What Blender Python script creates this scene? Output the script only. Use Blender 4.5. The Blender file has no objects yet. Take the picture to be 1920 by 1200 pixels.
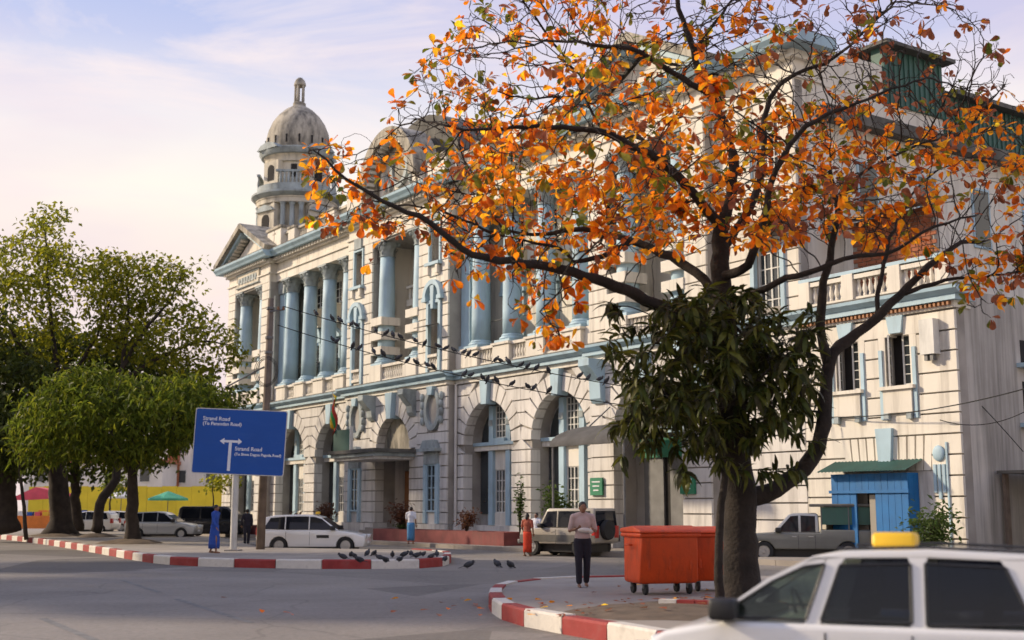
import bpy, bmesh, math, random
from mathutils import Vector, Matrix, kdtree
R = math.radians
random.seed(7)
sc = bpy.context.scene
col = sc.collection

# ------------------------------------------------------------------ camera
FPX, PITCH, CAM_H = 2300.0, R(8.70), 1.82
cd = bpy.data.cameras.new('camera'); cam = bpy.data.objects.new('camera', cd); col.objects.link(cam)
cam.location = (0, 0, CAM_H); cam.rotation_euler = (R(90) + PITCH, 0, 0)
cd.sensor_width = 36; cd.lens = 36 * FPX / 1920
cd.clip_start = 0.1; cd.clip_end = 3000
cd.dof.use_dof = True; cd.dof.focus_distance = 31.0; cd.dof.aperture_fstop = 1.1
sc.camera = cam

# ------------------------------------------------------------------ sky, sun, exposure
SUN_AZ = math.atan2(-0.965, 0.26)      # towards the sun, measured from +Y to +X
SUN_EL = R(26)
world = bpy.data.worlds.new('World'); sc.world = world; world.use_nodes = True
wn, wl = world.node_tree.nodes, world.node_tree.links
wn.clear()
def W(t, **k):
    n = wn.new(t)
    for a, b in k.items(): setattr(n, a, b)
    return n
out = W('ShaderNodeOutputWorld'); bg = W('ShaderNodeBackground'); wl.new(bg.outputs[0], out.inputs[0])
sky = W('ShaderNodeTexSky', sky_type='NISHITA', sun_disc=False, sun_elevation=SUN_EL, sun_rotation=SUN_AZ % (2 * math.pi))
sky.dust_density = 2.0; sky.ozone_density = 2.0
tc = W('ShaderNodeTexCoord'); sep = W('ShaderNodeSeparateXYZ'); wl.new(tc.outputs['Generated'], sep.inputs[0])
ramp = W('ShaderNodeValToRGB'); wl.new(sep.outputs['Z'], ramp.inputs[0])
cr = ramp.color_ramp
stops = [(0.0, (.84, .70, .56)), (.10, (.86, .71, .60)), (.165, (.97, .82, .67)), (.235, (1.0, .90, .76)), (.30, (.84, .79, .80)),
         (.36, (.52, .56, .78)), (.42, (.37, .46, .77)), (1.0, (.34, .43, .72))]
while len(cr.elements) < len(stops): cr.elements.new(0.5)
for e, (p, c) in zip(cr.elements, stops): e.position = p; e.color = (*c, 1)
mp = W('ShaderNodeMapping'); mp.inputs['Scale'].default_value = (1.6, 1.6, 7.0); wl.new(tc.outputs['Generated'], mp.inputs[0])
nz = W('ShaderNodeTexNoise'); nz.inputs['Scale'].default_value = 2.3; nz.inputs['Detail'].default_value = 7; nz.inputs['Roughness'].default_value = .62
nz.inputs['Distortion'].default_value = .5
wl.new(mp.outputs[0], nz.inputs['Vector'])
cm = W('ShaderNodeMapRange'); cm.inputs['From Min'].default_value = .47; cm.inputs['From Max'].default_value = .72
cm.inputs['To Max'].default_value = .8
wl.new(nz.outputs['Fac'], cm.inputs['Value'])
cloud = W('ShaderNodeMix', data_type='RGBA'); wl.new(cm.outputs[0], cloud.inputs['Factor'])
wl.new(ramp.outputs[0], cloud.inputs['A']); cloud.inputs['B'].default_value = (.96, .82, .78, 1)
# a second, larger and darker lilac bank
nz2 = W('ShaderNodeTexNoise'); nz2.inputs['Scale'].default_value = 1.3; nz2.inputs['Detail'].default_value = 5
mp2 = W('ShaderNodeMapping'); mp2.inputs['Scale'].default_value = (1.5, 1.5, 5.0); mp2.inputs['Location'].default_value = (3.1, .4, 1.7)
wl.new(tc.outputs['Generated'], mp2.inputs[0]); wl.new(mp2.outputs[0], nz2.inputs['Vector'])
cm2 = W('ShaderNodeMapRange'); cm2.inputs['From Min'].default_value = .50; cm2.inputs['From Max'].default_value = .70; cm2.inputs['To Max'].default_value = .5
wl.new(nz2.outputs['Fac'], cm2.inputs['Value'])
cloud2 = W('ShaderNodeMix', data_type='RGBA'); wl.new(cm2.outputs[0], cloud2.inputs['Factor'])
wl.new(cloud.outputs['Result'], cloud2.inputs['A']); cloud2.inputs['B'].default_value = (.72, .58, .70, 1)
skm = W('ShaderNodeMix', data_type='RGBA', blend_type='MULTIPLY'); skm.inputs['Factor'].default_value = 1
wl.new(sky.outputs[0], skm.inputs['A']); skm.inputs['B'].default_value = (.07, .07, .07, 1)
fin = W('ShaderNodeMix', data_type='RGBA'); fin.inputs['Factor'].default_value = .88
wl.new(skm.outputs['Result'], fin.inputs['A']); wl.new(cloud2.outputs['Result'], fin.inputs['B'])
wl.new(fin.outputs['Result'], bg.inputs['Color']); bg.inputs['Strength'].default_value = .98

sd = bpy.data.lights.new('sun', 'SUN'); sun = bpy.data.objects.new('sun', sd); col.objects.link(sun)
sd.energy = 3.8; sd.angle = R(4); sd.color = (1.0, .82, .60)
sdir = Vector((math.sin(SUN_AZ) * math.cos(SUN_EL), math.cos(SUN_AZ) * math.cos(SUN_EL), math.sin(SUN_EL)))
sun.rotation_euler = sdir.to_track_quat('Z', 'Y').to_euler()
sun.location = (-40, 30, 60)

sc.view_settings.view_transform = 'Standard'; sc.view_settings.look = 'None'
sc.view_settings.exposure = 0.32; sc.view_settings.gamma = 1.0; sc.view_settings.use_curve_mapping = False
sc.render.engine = 'CYCLES'
sc.cycles.use_denoising = True; sc.cycles.use_adaptive_sampling = True; sc.cycles.adaptive_threshold = .03
sc.cycles.max_bounces = 5; sc.cycles.diffuse_bounces = 2; sc.cycles.glossy_bounces = 2; sc.cycles.transmission_bounces = 4
sc.cycles.transparent_max_bounces = 6; sc.cycles.caustics_reflective = False; sc.cycles.caustics_refractive = False

# ------------------------------------------------------------------ helpers
SP, CP = math.sin(PITCH), math.cos(PITCH)
def ray(x, y):
    a, b = (x - 960) / FPX, (600 - y) / FPX
    return Vector((a, CP - b * SP, SP + b * CP))
def at(x, y, Y):
    d = ray(x, y); t = Y / d.y
    return Vector((0, 0, CAM_H)) + d * t
def gnd(x, y, z=0.0):
    d = ray(x, y); t = (z - CAM_H) / d.z
    return Vector((0, 0, CAM_H)) + d * t

def tag(o, label=None, cat=None, group=None, kind=None):
    if label: o['label'] = label
    if cat: o['category'] = cat
    if group: o['group'] = group
    if kind: o['kind'] = kind
    return o
def empty(name, loc=(0, 0, 0), rz=0.0, label=None, cat=None, group=None, kind=None):
    o = bpy.data.objects.new(name, None); col.objects.link(o)
    o.location = loc; o.rotation_euler = (0, 0, rz); o.empty_display_size = .3
    return tag(o, label, cat, group, kind)
def inst(name, mesh, parent=None, loc=(0, 0, 0), rot=(0, 0, 0), scale=(1, 1, 1)):
    o = bpy.data.objects.new(name, mesh); col.objects.link(o)
    o.location = loc; o.rotation_euler = rot; o.scale = scale
    if parent: o.parent = parent
    return o
def copy_tree(o, parent=None):
    c = o.copy(); col.objects.link(c); c.parent = parent
    for ch in o.children: copy_tree(ch, c)
    return c

class MB:
    def __init__(s): s.v, s.f, s.m = [], [], []
    def add(s, vs, fs, mi=0):
        b = len(s.v); s.v.extend([tuple(p) for p in vs])
        s.f.extend([tuple(b + i for i in f) for f in fs]); s.m.extend([mi] * len(fs)); return s
    def box(s, x0, x1, y0, y1, z0, z1, mi=0):
        return s.add([(x0, y0, z0), (x1, y0, z0), (x1, y1, z0), (x0, y1, z0), (x0, y0, z1), (x1, y0, z1), (x1, y1, z1), (x0, y1, z1)],
                     [(0, 3, 2, 1), (4, 5, 6, 7), (0, 1, 5, 4), (1, 2, 6, 5), (2, 3, 7, 6), (3, 0, 4, 7)], mi)
    def prism(s, poly, y0, y1, mi=0):
        """poly in (x,z), extruded along y"""
        n = len(poly)
        vs = [(x, y0, z) for x, z in poly] + [(x, y1, z) for x, z in poly]
        fs = [tuple(range(n)), tuple(range(2 * n - 1, n - 1, -1))]
        fs += [((i + 1) % n, i, n + i, n + (i + 1) % n) for i in range(n)]
        return s.add(vs, fs, mi)
    def prism_z(s, poly, z0, z1, mi=0):
        n = len(poly)
        vs = [(x, y, z0) for x, y in poly] + [(x, y, z1) for x, y in poly]
        fs = [tuple(range(n - 1, -1, -1)), tuple(range(n, 2 * n))]
        fs += [(i, (i + 1) % n, n + (i + 1) % n, n + i) for i in range(n)]
        return s.add(vs, fs, mi)
    def prism_x(s, poly, x0, x1, mi=0):
        """poly in (y,z), extruded along x"""
        n = len(poly)
        vs = [(x0, y, z) for y, z in poly] + [(x1, y, z) for y, z in poly]
        fs = [tuple(range(n - 1, -1, -1)), tuple(range(n, 2 * n))]
        fs += [(i, (i + 1) % n, n + (i + 1) % n, n + i) for i in range(n)]
        return s.add(vs, fs, mi)
    def lathe(s, prof, n=16, cx=0, cy=0, mi=0, a0=0, a1=2 * math.pi, cap=True):
        full = abs(a1 - a0 - 2 * math.pi) < 1e-6
        k = n if full else n + 1
        vs = []
        for r, z in prof:
            for i in range(k):
                a = a0 + (a1 - a0) * i / n
                vs.append((cx + r * math.cos(a), cy + r * math.sin(a), z))
        fs = []
        for j in range(len(prof) - 1):
            for i in range(n):
                i2 = (i + 1) % k
                fs.append((j * k + i, j * k + i2, (j + 1) * k + i2, (j + 1) * k + i))
        if cap and full:
            fs.append(tuple(range(k - 1, -1, -1))); fs.append(tuple((len(prof) - 1) * k + i for i in range(k)))
        return s.add(vs, fs, mi)
    def tube(s, pts, rad, n=6, mi=0, cap=True):
        pts = [Vector(p) for p in pts]
        if not hasattr(rad, '__len__'): rad = [rad] * len(pts)
        vs, fs = [], []
        prev = None
        for i, p in enumerate(pts):
            d = (pts[min(i + 1, len(pts) - 1)] - pts[max(i - 1, 0)])
            if d.length < 1e-9: d = Vector((0, 0, 1))
            d.normalize()
            if prev is None:
                prev = d.orthogonal().normalized()
            else:
                prev = (prev - d * prev.dot(d))
                prev = prev.normalized() if prev.length > 1e-6 else d.orthogonal().normalized()
            b = d.cross(prev)
            for k in range(n):
                a = 2 * math.pi * k / n
                vs.append(p + (prev * math.cos(a) + b * math.sin(a)) * rad[i])
        for i in range(len(pts) - 1):
            for k in range(n):
                k2 = (k + 1) % n
                fs.append((i * n + k, i * n + k2, (i + 1) * n + k2, (i + 1) * n + k))
        if cap:
            fs.append(tuple(range(n - 1, -1, -1))); fs.append(tuple((len(pts) - 1) * n + k for k in range(n)))
        return s.add(vs, fs, mi)
    def ball(s, c, r, n=10, m=6, mi=0, rot=None):
        r = r if hasattr(r, '__len__') else (r, r, r)
        vs = []
        for j in range(m + 1):
            t = math.pi * j / m
            rr, zz = max(math.sin(t), .001), -math.cos(t)
            for i in range(n):
                a = 2 * math.pi * i / n
                p = Vector((rr * math.cos(a) * r[0], rr * math.sin(a) * r[1], zz * r[2]))
                if rot: p = rot @ p
                vs.append(Vector(c) + p)
        fs = [(j * n + i, j * n + (i + 1) % n, (j + 1) * n + (i + 1) % n, (j + 1) * n + i) for j in range(m) for i in range(n)]
        return s.add(vs, fs, mi)
    def xf(s, M, start=0):
        s.v[start:] = [tuple(M @ Vector(p)) for p in s.v[start:]]; return s
    def mesh(s, name, mats, smooth=False):
        me = bpy.data.meshes.new(name); me.from_pydata(s.v, [], s.f)
        for m in (mats if isinstance(mats, (list, tuple)) else [mats]): me.materials.append(m)
        if isinstance(mats, (list, tuple)) and len(mats) > 1: me.polygons.foreach_set('material_index', s.m)
        if smooth:
            me.polygons.foreach_set('use_smooth', [True] * len(me.polygons))
            if smooth != 'full':
                try: me.set_sharp_from_angle(angle=R(38))
                except Exception: pass
        me.update(); return me
    def build(s, name, mats, parent=None, smooth=False, **k):
        return inst(name, s.mesh(name, mats, smooth), parent, **k)

def wall_holes(mb, x0, x1, z0, z1, holes, y0, y1):
    xs = sorted({x0, x1} | {min(max(h[i], x0), x1) for h in holes for i in (0, 1)})
    for a, b in zip(xs, xs[1:]):
        m = (a + b) / 2
        cut = sorted((h[2], h[3]) for h in holes if h[0] < m < h[1])
        z = z0
        for c0, c1 in cut:
            if c0 > z: mb.box(a, b, y0, y1, z, c0)
            z = max(z, c1)
        if z < z1: mb.box(a, b, y0, y1, z, z1)
    return mb

def text_mesh(s, size, mat, name='lettering', bold=.0, align='LEFT'):
    cu = bpy.data.curves.new(name, 'FONT'); cu.body = s; cu.size = size; cu.offset = bold; cu.align_x = align; cu.resolution_u = 3
    ob = bpy.data.objects.new(name, cu); col.objects.link(ob)
    bpy.context.view_layer.update()
    me = bpy.data.meshes.new_from_object(ob.evaluated_get(bpy.context.evaluated_depsgraph_get()))
    bpy.data.objects.remove(ob); bpy.data.curves.remove(cu)
    me.materials.clear(); me.materials.append(mat); me.name = name
    return me

# ------------------------------------------------------------------ materials
MAT = {}
def material(name, c, rough=.8, var=.12, scale=1.5, stain=0.0, stain_c=(.07, .065, .055), streak=(2.2, 2.2, .35), bump=.0, bscale=30, metal=0.0,
             spec=.5, stain_lo=.50, stain_hi=.72, coat=0.0, hue2=None):
    m = bpy.data.materials.new(name); m.use_nodes = True
    n, l = m.node_tree.nodes, m.node_tree.links
    p = n['Principled BSDF']; p.inputs['Roughness'].default_value = rough; p.inputs['Metallic'].default_value = metal
    p.inputs['Specular IOR Level'].default_value = spec; p.inputs['Coat Weight'].default_value = coat
    geo = n.new('ShaderNodeNewGeometry')
    nz = n.new('ShaderNodeTexNoise'); nz.inputs['Scale'].default_value = scale; nz.inputs['Detail'].default_value = 6
    l.new(geo.outputs['Position'], nz.inputs['Vector'])
    mx = n.new('ShaderNodeMix'); mx.data_type = 'RGBA'
    h2 = hue2 or c
    mx.inputs['A'].default_value = (*[max(0, v * (1 - var)) for v in c], 1)
    mx.inputs['B'].default_value = (*[min(1, v * (1 + var)) for v in h2], 1)
    mr = n.new('ShaderNodeMapRange'); mr.inputs['From Min'].default_value = .3; mr.inputs['From Max'].default_value = .7
    l.new(nz.outputs['Fac'], mr.inputs['Value']); l.new(mr.outputs[0], mx.inputs['Factor'])
    last = mx.outputs['Result']
    if stain:
        mpn = n.new('ShaderNodeMapping'); mpn.inputs['Scale'].default_value = streak
        l.new(geo.outputs['Position'], mpn.inputs['Vector'])
        n2 = n.new('ShaderNodeTexNoise'); n2.inputs['Scale'].default_value = 1.0; n2.inputs['Detail'].default_value = 8; n2.inputs['Roughness'].default_value = .65
        l.new(mpn.outputs[0], n2.inputs['Vector'])
        r2 = n.new('ShaderNodeMapRange'); r2.inputs['From Min'].default_value = stain_lo; r2.inputs['From Max'].default_value = stain_hi; r2.inputs['To Max'].default_value = stain
        l.new(n2.outputs['Fac'], r2.inputs['Value'])
        m2 = n.new('ShaderNodeMix'); m2.data_type = 'RGBA'; l.new(r2.outputs[0], m2.inputs['Factor'])
        l.new(last, m2.inputs['A']); m2.inputs['B'].default_value = (*stain_c, 1); last = m2.outputs['Result']
    l.new(last, p.inputs['Base Color'])
    if bump:
        n3 = n.new('ShaderNodeTexNoise'); n3.inputs['Scale'].default_value = bscale; n3.inputs['Detail'].default_value = 4
        l.new(geo.outputs['Position'], n3.inputs['Vector'])
        b = n.new('ShaderNodeBump'); b.inputs['Strength'].default_value = bump; b.inputs['Distance'].default_value = .03
        l.new(n3.outputs['Fac'], b.inputs['Height']); l.new(b.outputs[0], p.inputs['Normal'])
    MAT[name] = m; return m
def leafmat(name, cols, trans=.5, rough=.55):
    m = bpy.data.materials.new(name); m.use_nodes = True
    n, l = m.node_tree.nodes, m.node_tree.links; n.clear()
    o = n.new('ShaderNodeOutputMaterial'); geo = n.new('ShaderNodeNewGeometry')
    rp = n.new('ShaderNodeValToRGB'); e = rp.color_ramp
    while len(e.elements) < len(cols): e.elements.new(.5)
    for k, (el, c) in enumerate(zip(e.elements, cols)): el.position = k / max(1, len(cols) - 1); el.color = (*c, 1)
    l.new(geo.outputs['Random Per Island'], rp.inputs[0])
    nz = n.new('ShaderNodeTexNoise'); nz.inputs['Scale'].default_value = 14; l.new(geo.outputs['Position'], nz.inputs['Vector'])
    mr = n.new('ShaderNodeMapRange'); mr.inputs['From Min'].default_value = .3; mr.inputs['From Max'].default_value = .7; mr.inputs['To Min'].default_value = .7; mr.inputs['To Max'].default_value = 1.2
    l.new(nz.outputs['Fac'], mr.inputs['Value'])
    vm = n.new('ShaderNodeVectorMath'); vm.operation = 'SCALE'; l.new(rp.outputs[0], vm.inputs[0]); l.new(mr.outputs[0], vm.inputs['Scale'])
    p = n.new('ShaderNodeBsdfPrincipled'); p.inputs['Roughness'].default_value = rough; p.inputs['Specular IOR Level'].default_value = .25
    l.new(vm.outputs[0], p.inputs['Base Color'])
    t = n.new('ShaderNodeBsdfTranslucent')
    vt = n.new('ShaderNodeVectorMath'); vt.operation = 'SCALE'; vt.inputs['Scale'].default_value = 1.5; l.new(vm.outputs[0], vt.inputs[0]); l.new(vt.outputs[0], t.inputs['Color'])
    ms = n.new('ShaderNodeMixShader'); ms.inputs[0].default_value = trans
    l.new(p.outputs[0], ms.inputs[1]); l.new(t.outputs[0], ms.inputs[2]); l.new(ms.outputs[0], o.inputs[0])
    MAT[name] = m; return m
def glassmat(name, c, rough=.06, spec=.6):
    return material(name, c, rough=rough, var=.25, scale=.6, spec=spec)

material('plaster', (.74, .695, .60), .85, .08, .5, stain=.62, stain_c=(.22, .19, .155), streak=(2.9, 2.9, .20), bump=.12, bscale=9, stain_lo=.50, stain_hi=.78)
material('plaster_low', (.68, .65, .60), .85, .10, .5, stain=.65, stain_c=(.20, .18, .155), streak=(2.4, 2.4, .26), bump=.15, bscale=9, stain_lo=.48, stain_hi=.76)
material('joint', (.35, .32, .28), .95, .2, 1.0)
material('blue_paint', (.38, .53, .61), .6, .12, .7, stain=.40, stain_c=(.17, .20, .21), streak=(2, 2, .4), bump=.06, bscale=14)
material('blue_worn', (.36, .41, .41), .75, .2, .9, stain=.65, stain_c=(.09, .09, .085), streak=(1.6, 1.6, .8), bump=.15, bscale=10, stain_lo=.46, stain_hi=.70)
material('ledge_dirt', (.14, .135, .12), .95, .45, 2.0, bump=.3, bscale=12)
material('dome_stone', (.43, .39, .31), .9, .22, .8, stain=.9, stain_c=(.085, .08, .068), streak=(1.9, 1.9, .5), bump=.2, bscale=6, stain_lo=.44, stain_hi=.66)
material('tower_wall', (.62, .57, .46), .9, .14, .7, stain=.7, stain_c=(.14, .13, .11), streak=(1.6, 1.6, .4), bump=.15, bscale=8, stain_lo=.48, stain_hi=.72)
material('roof_dark', (.12, .115, .10), .9, .4, .8, stain=.5, stain_c=(.05, .05, .045), bump=.2, bscale=8)
glassmat('glass', (.035, .042, .045), .05, .7)
glassmat('dark_glass', (.010, .012, .018), .04, .35)
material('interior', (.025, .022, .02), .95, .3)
material('white_wood', (.66, .65, .60), .6, .1, 2, stain=.3)
material('grey_wall', (.36, .34, .31), .9, .15, .8, stain=.5)
material('side_wall', (.50, .47, .42), .92, .16, .6, stain=.85, stain_c=(.13, .12, .105), streak=(2.4, 2.4, .12), bump=.15, bscale=8, stain_lo=.42, stain_hi=.72)
material('brown_wood', (.20, .10, .05), .6, .25, 2)
material('orange_wood', (.34, .15, .06), .6, .2, 2)
material('green_metal', (.04, .11, .085), .6, .2, .8, stain=.4, stain_c=(.05, .07, .05), bump=.1)
material('green_sign', (.02, .20, .10), .5, .1)
material('brick', (.34, .12, .06), .9, .2, 3, bump=.2, bscale=10)
material('red_planter', (.20, .055, .05), .85, .2, 2, stain=.4)
material('grey_metal', (.16, .16, .16), .55, .2, 2, metal=.3)
material('kiosk_blue', (.004, .13, .36), .5, .12, 2, stain=.3, stain_c=(.02, .07, .13))
material('concrete', (.31, .275, .235), .92, .14, .6, stain=.45, stain_c=(.14, .125, .11), streak=(.8, .8, .8), bump=.2, bscale=14)
material('kerb_white', (.66, .62, .55), .8, .12, 3, stain=.5, stain_c=(.24, .21, .18), streak=(3, 3, 3), bump=.15)
material('kerb_red', (.30, .032, .028), .75, .2, 3, stain=.45, stain_c=(.16, .09, .08), streak=(3, 3, 3), bump=.15)
material('soil', (.13, .095, .065), .95, .3, 3, bump=.5, bscale=9)
material('bark', (.024, .018, .014), .95, .45, 4, stain=.5, stain_c=(.03, .022, .018), streak=(6, 6, 1.5), bump=.9, bscale=18)
material('bark_far', (.038, .028, .021), .95, .4, 3, bump=.4, bscale=12)
material('wood_pole', (.17, .13, .10), .9, .25, 3, stain=.5, streak=(9, 9, .5), bump=.3)
material('black', (.012, .012, .013), .5, .1)
material('tyre', (.02, .02, .02), .85, .2, 5)
material('rim', (.42, .42, .42), .4, .1, metal=.8)
material('steel', (.55, .54, .50), .5, .1, 2, stain=.3)
material('paint_white', (.74, .73, .70), .28, .03, 1, coat=.6)
material('paint_silver', (.42, .42, .40), .3, .03, 1, metal=.25, coat=.6)
material('paint_dark', (.02, .022, .026), .25, .1, 1, coat=.6)
material('paint_beige', (.33, .30, .25), .35, .05, 1, coat=.4)
material('paint_greygreen', (.16, .165, .15), .4, .1, 1, coat=.3, stain=.3)
material('bin_orange', (.60, .062, .004), .55, .12, 2.5, stain=.6, stain_c=(.22, .035, .012), streak=(7, 7, 2), bump=.15, bscale=20)
material('awning_grey', (.085, .082, .080), .9, .3, 1.5, stain=.4)
material('yellow', (.80, .48, .015), .45, .06)
material('red_lamp', (.45, .02, .015), .3, .1)
material('amber_lamp', (.6, .25, .03), .3, .1)
material('headlamp', (.6, .62, .62), .15, .05)
material('sign_blue', (.001, .075, .36), .6, .05, 1.2, stain=.18, stain_c=(.05, .14, .40), streak=(1, 1, 3))
material('sign_white', (.74, .76, .80), .5, .04)
material('yellow_wall', (.72, .56, .03), .7, .1, .8)
material('pink_cloth', (.70, .10, .14), .8, .15)
material('orange_cloth', (.75, .22, .04), .8, .15)
material('green_cloth', (.08, .40, .24), .8, .12)
material('white_cloth', (.72, .72, .72), .85, .08)
material('far_white', (.74, .70, .64), .85, .06, .4, stain=.2)
material('far_brown', (.36, .13, .06), .85, .12)
material('seat_cloth', (.10, .10, .095), .9, .15, 6)
material('skin', (.24, .12, .07), .6, .08, 6)
material('hair', (.012, .010, .009), .6, .1)
material('shirt_pink', (.50, .38, .36), .9, .1, 9)
material('shirt_white', (.66, .67, .72), .9, .05, 9)
material('navy_cloth', (.018, .016, .026), .9, .2, 9)
material('longyi_blue', (.07, .22, .42), .9, .12, 9)
material('cloth_blue', (.025, .075, .34), .9, .15, 9)
material('top_brown', (.30, .07, .04), .9, .15, 9)
material('skirt_red', (.50, .04, .012), .9, .15, 9)
material('pigeon_grey', (.035, .036, .042), .7, .35, 12)
material('wire', (.015, .015, .015), .7, .1)
material('flag_green', (.03, .30, .08), .8, .1); material('flag_red', (.45, .03, .02), .8, .1); material('flag_yellow', (.75, .5, .03), .8, .1)
material('road_paint', (.17, .165, .155), .8, .3, 3, stain=.85, stain_c=(.11, .105, .10), streak=(5, 5, 5))
leafmat('leaf_orange', [(.78, .19, .010), (.86, .30, .012), (.62, .11, .008), (.90, .42, .02), (.40, .08, .010), (.76, .18, .010), (.92, .60, .03), (.82, .22, .010)], .66)
leafmat('leaf_brown', [(.20, .06, .025), (.30, .10, .04), (.36, .12, .06), (.16, .055, .02)], .35)
leafmat('leaf_green', [(.10, .14, .015), (.16, .17, .02), (.30, .26, .03), (.07, .10, .012)], .4)
leafmat('mango_leaf', [(.038, .055, .012), (.07, .09, .015), (.026, .034, .010), (.11, .115, .016), (.055, .05, .02), (.022, .028, .010)], .28, .45)
leafmat('tree_leaf', [(.13, .15, .012), (.24, .235, .016), (.09, .11, .010), (.36, .32, .02)], .60)
leafmat('tree_leaf_dark', [(.045, .062, .012), (.07, .085, .014), (.032, .048, .010), (.11, .12, .015)], .36)
leafmat('tree_leaf_lime', [(.085, .125, .014), (.15, .185, .018), (.055, .085, .012), (.24, .25, .02)], .48)
leafmat('grass_leaf', [(.06, .11, .02), (.09, .13, .03), (.05, .08, .02)], .35)
leafmat('rust_leaf', [(.16, .06, .03), (.10, .05, .03), (.20, .08, .04)], .3)

def window_glass(name, tint, gloss=.05):
    m = bpy.data.materials.new(name); m.use_nodes = True
    n, l = m.node_tree.nodes, m.node_tree.links; n.clear()
    o = n.new('ShaderNodeOutputMaterial'); t = n.new('ShaderNodeBsdfTransparent'); t.inputs[0].default_value = (*tint, 1)
    g = n.new('ShaderNodeBsdfGlossy'); g.inputs['Roughness'].default_value = gloss; g.inputs['Color'].default_value = (.9, .92, .95, 1)
    f = n.new('ShaderNodeFresnel'); f.inputs['IOR'].default_value = 1.45
    x = n.new('ShaderNodeMixShader'); l.new(f.outputs[0], x.inputs[0]); l.new(t.outputs[0], x.inputs[1]); l.new(g.outputs[0], x.inputs[2]); l.new(x.outputs[0], o.inputs[0])
    MAT[name] = m
window_glass('clear_glass', (.62, .68, .64)); window_glass('tinted_glass', (.20, .22, .27))
# asphalt with wear, patches and cracks
def asphalt():
    m = material('asphalt', (.235, .212, .186), .85, .14, .35, stain=.45, stain_c=(.185, .165, .142), streak=(.22, .9, .5), bump=.35, bscale=55, spec=.35)
    n, l = m.node_tree.nodes, m.node_tree.links; p = n['Principled BSDF']
    src = p.inputs['Base Color'].links[0].from_socket
    geo = n.new('ShaderNodeNewGeometry')
    # repair patches
    v = n.new('ShaderNodeTexVoronoi'); v.inputs['Scale'].default_value = .16; l.new(geo.outputs['Position'], v.inputs['Vector'])
    sp_ = n.new('ShaderNodeSeparateColor'); l.new(v.outputs['Color'], sp_.inputs[0])
    mr = n.new('ShaderNodeMapRange'); mr.inputs['From Min'].default_value = .55; mr.inputs['From Max'].default_value = .95; mr.inputs['To Min'].default_value = 1.0; mr.inputs['To Max'].default_value = .62
    l.new(sp_.outputs[0], mr.inputs['Value'])
    # cracks
    nz = n.new('ShaderNodeTexNoise'); nz.inputs['Scale'].default_value = .8; nz.inputs['Detail'].default_value = 5; l.new(geo.outputs['Position'], nz.inputs['Vector'])
    mv = n.new('ShaderNodeMix'); mv.data_type = 'VECTOR'; mv.inputs['Factor'].default_value = .35
    l.new(geo.outputs['Position'], mv.inputs[4]); l.new(nz.outputs['Color'], mv.inputs[5])
    v2 = n.new('ShaderNodeTexVoronoi'); v2.feature = 'DISTANCE_TO_EDGE'; v2.inputs['Scale'].default_value = .42; l.new(mv.outputs[1], v2.inputs['Vector'])
    m3 = n.new('ShaderNodeMapRange'); m3.inputs['From Min'].default_value = .0; m3.inputs['From Max'].default_value = .012; m3.inputs['To Min'].default_value = .80; m3.inputs['To Max'].default_value = 1.0
    l.new(v2.outputs['Distance'], m3.inputs['Value'])
    # grit specks
    n4 = n.new('ShaderNodeTexNoise'); n4.inputs['Scale'].default_value = 9; n4.inputs['Detail'].default_value = 8; n4.inputs['Roughness'].default_value = .8; l.new(geo.outputs['Position'], n4.inputs['Vector'])
    m4 = n.new('ShaderNodeMapRange'); m4.inputs['From Min'].default_value = .3; m4.inputs['From Max'].default_value = .7; m4.inputs['To Min'].default_value = .72; m4.inputs['To Max'].default_value = 1.28
    l.new(n4.outputs['Fac'], m4.inputs['Value'])
    a = n.new('ShaderNodeMath'); a.operation = 'MULTIPLY'; l.new(mr.outputs[0], a.inputs[0]); l.new(m3.outputs[0], a.inputs[1])
    b = n.new('ShaderNodeMath'); b.operation = 'MULTIPLY'; l.new(a.outputs[0], b.inputs[0]); l.new(m4.outputs[0], b.inputs[1])
    vs = n.new('ShaderNodeVectorMath'); vs.operation = 'SCALE'; l.new(src, vs.inputs[0]); l.new(b.outputs[0], vs.inputs['Scale'])
    l.new(vs.outputs[0], p.inputs['Base Color'])
    return m
asphalt()

# ------------------------------------------------------------------ ground, road, pavements
road = MB().add([(-400, -60, 0), (400, -60, 0), (400, 700, 0), (-400, 700, 0)], [(0, 1, 2, 3)]).build('road', MAT['asphalt'])
tag(road, kind='structure')

def smooth_line(pts, step=.9, closed=False):
    P = [Vector(p) for p in pts]; out = []
    n = len(P)
    rng = range(n if closed else n - 1)
    for i in rng:
        p0 = P[(i - 1) % n] if closed or i > 0 else P[0]; p1 = P[i]; p2 = P[(i + 1) % n]; p3 = P[(i + 2) % n] if closed or i + 2 < n else P[-1]
        k = max(2, int((p2 - p1).length / .15))
        for j in range(k):
            t = j / k
            out.append(.5 * ((2 * p1) + (p2 - p0) * t + (2 * p0 - 5 * p1 + 4 * p2 - p3) * t * t + (3 * p1 - p0 - 3 * p2 + p3) * t ** 3))
    if not closed: out.append(P[-1])
    return out
def resample(line, step):
    out = [line[0]]; acc = 0
    for a, b in zip(line, line[1:]):
        d = (b - a).length
        while acc + d >= step:
            t = (step - acc) / d; a = a + (b - a) * t; out.append(a.copy()); d = (b - a).length; acc = 0
        acc += d
    return out
KERB_H = .27
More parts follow.
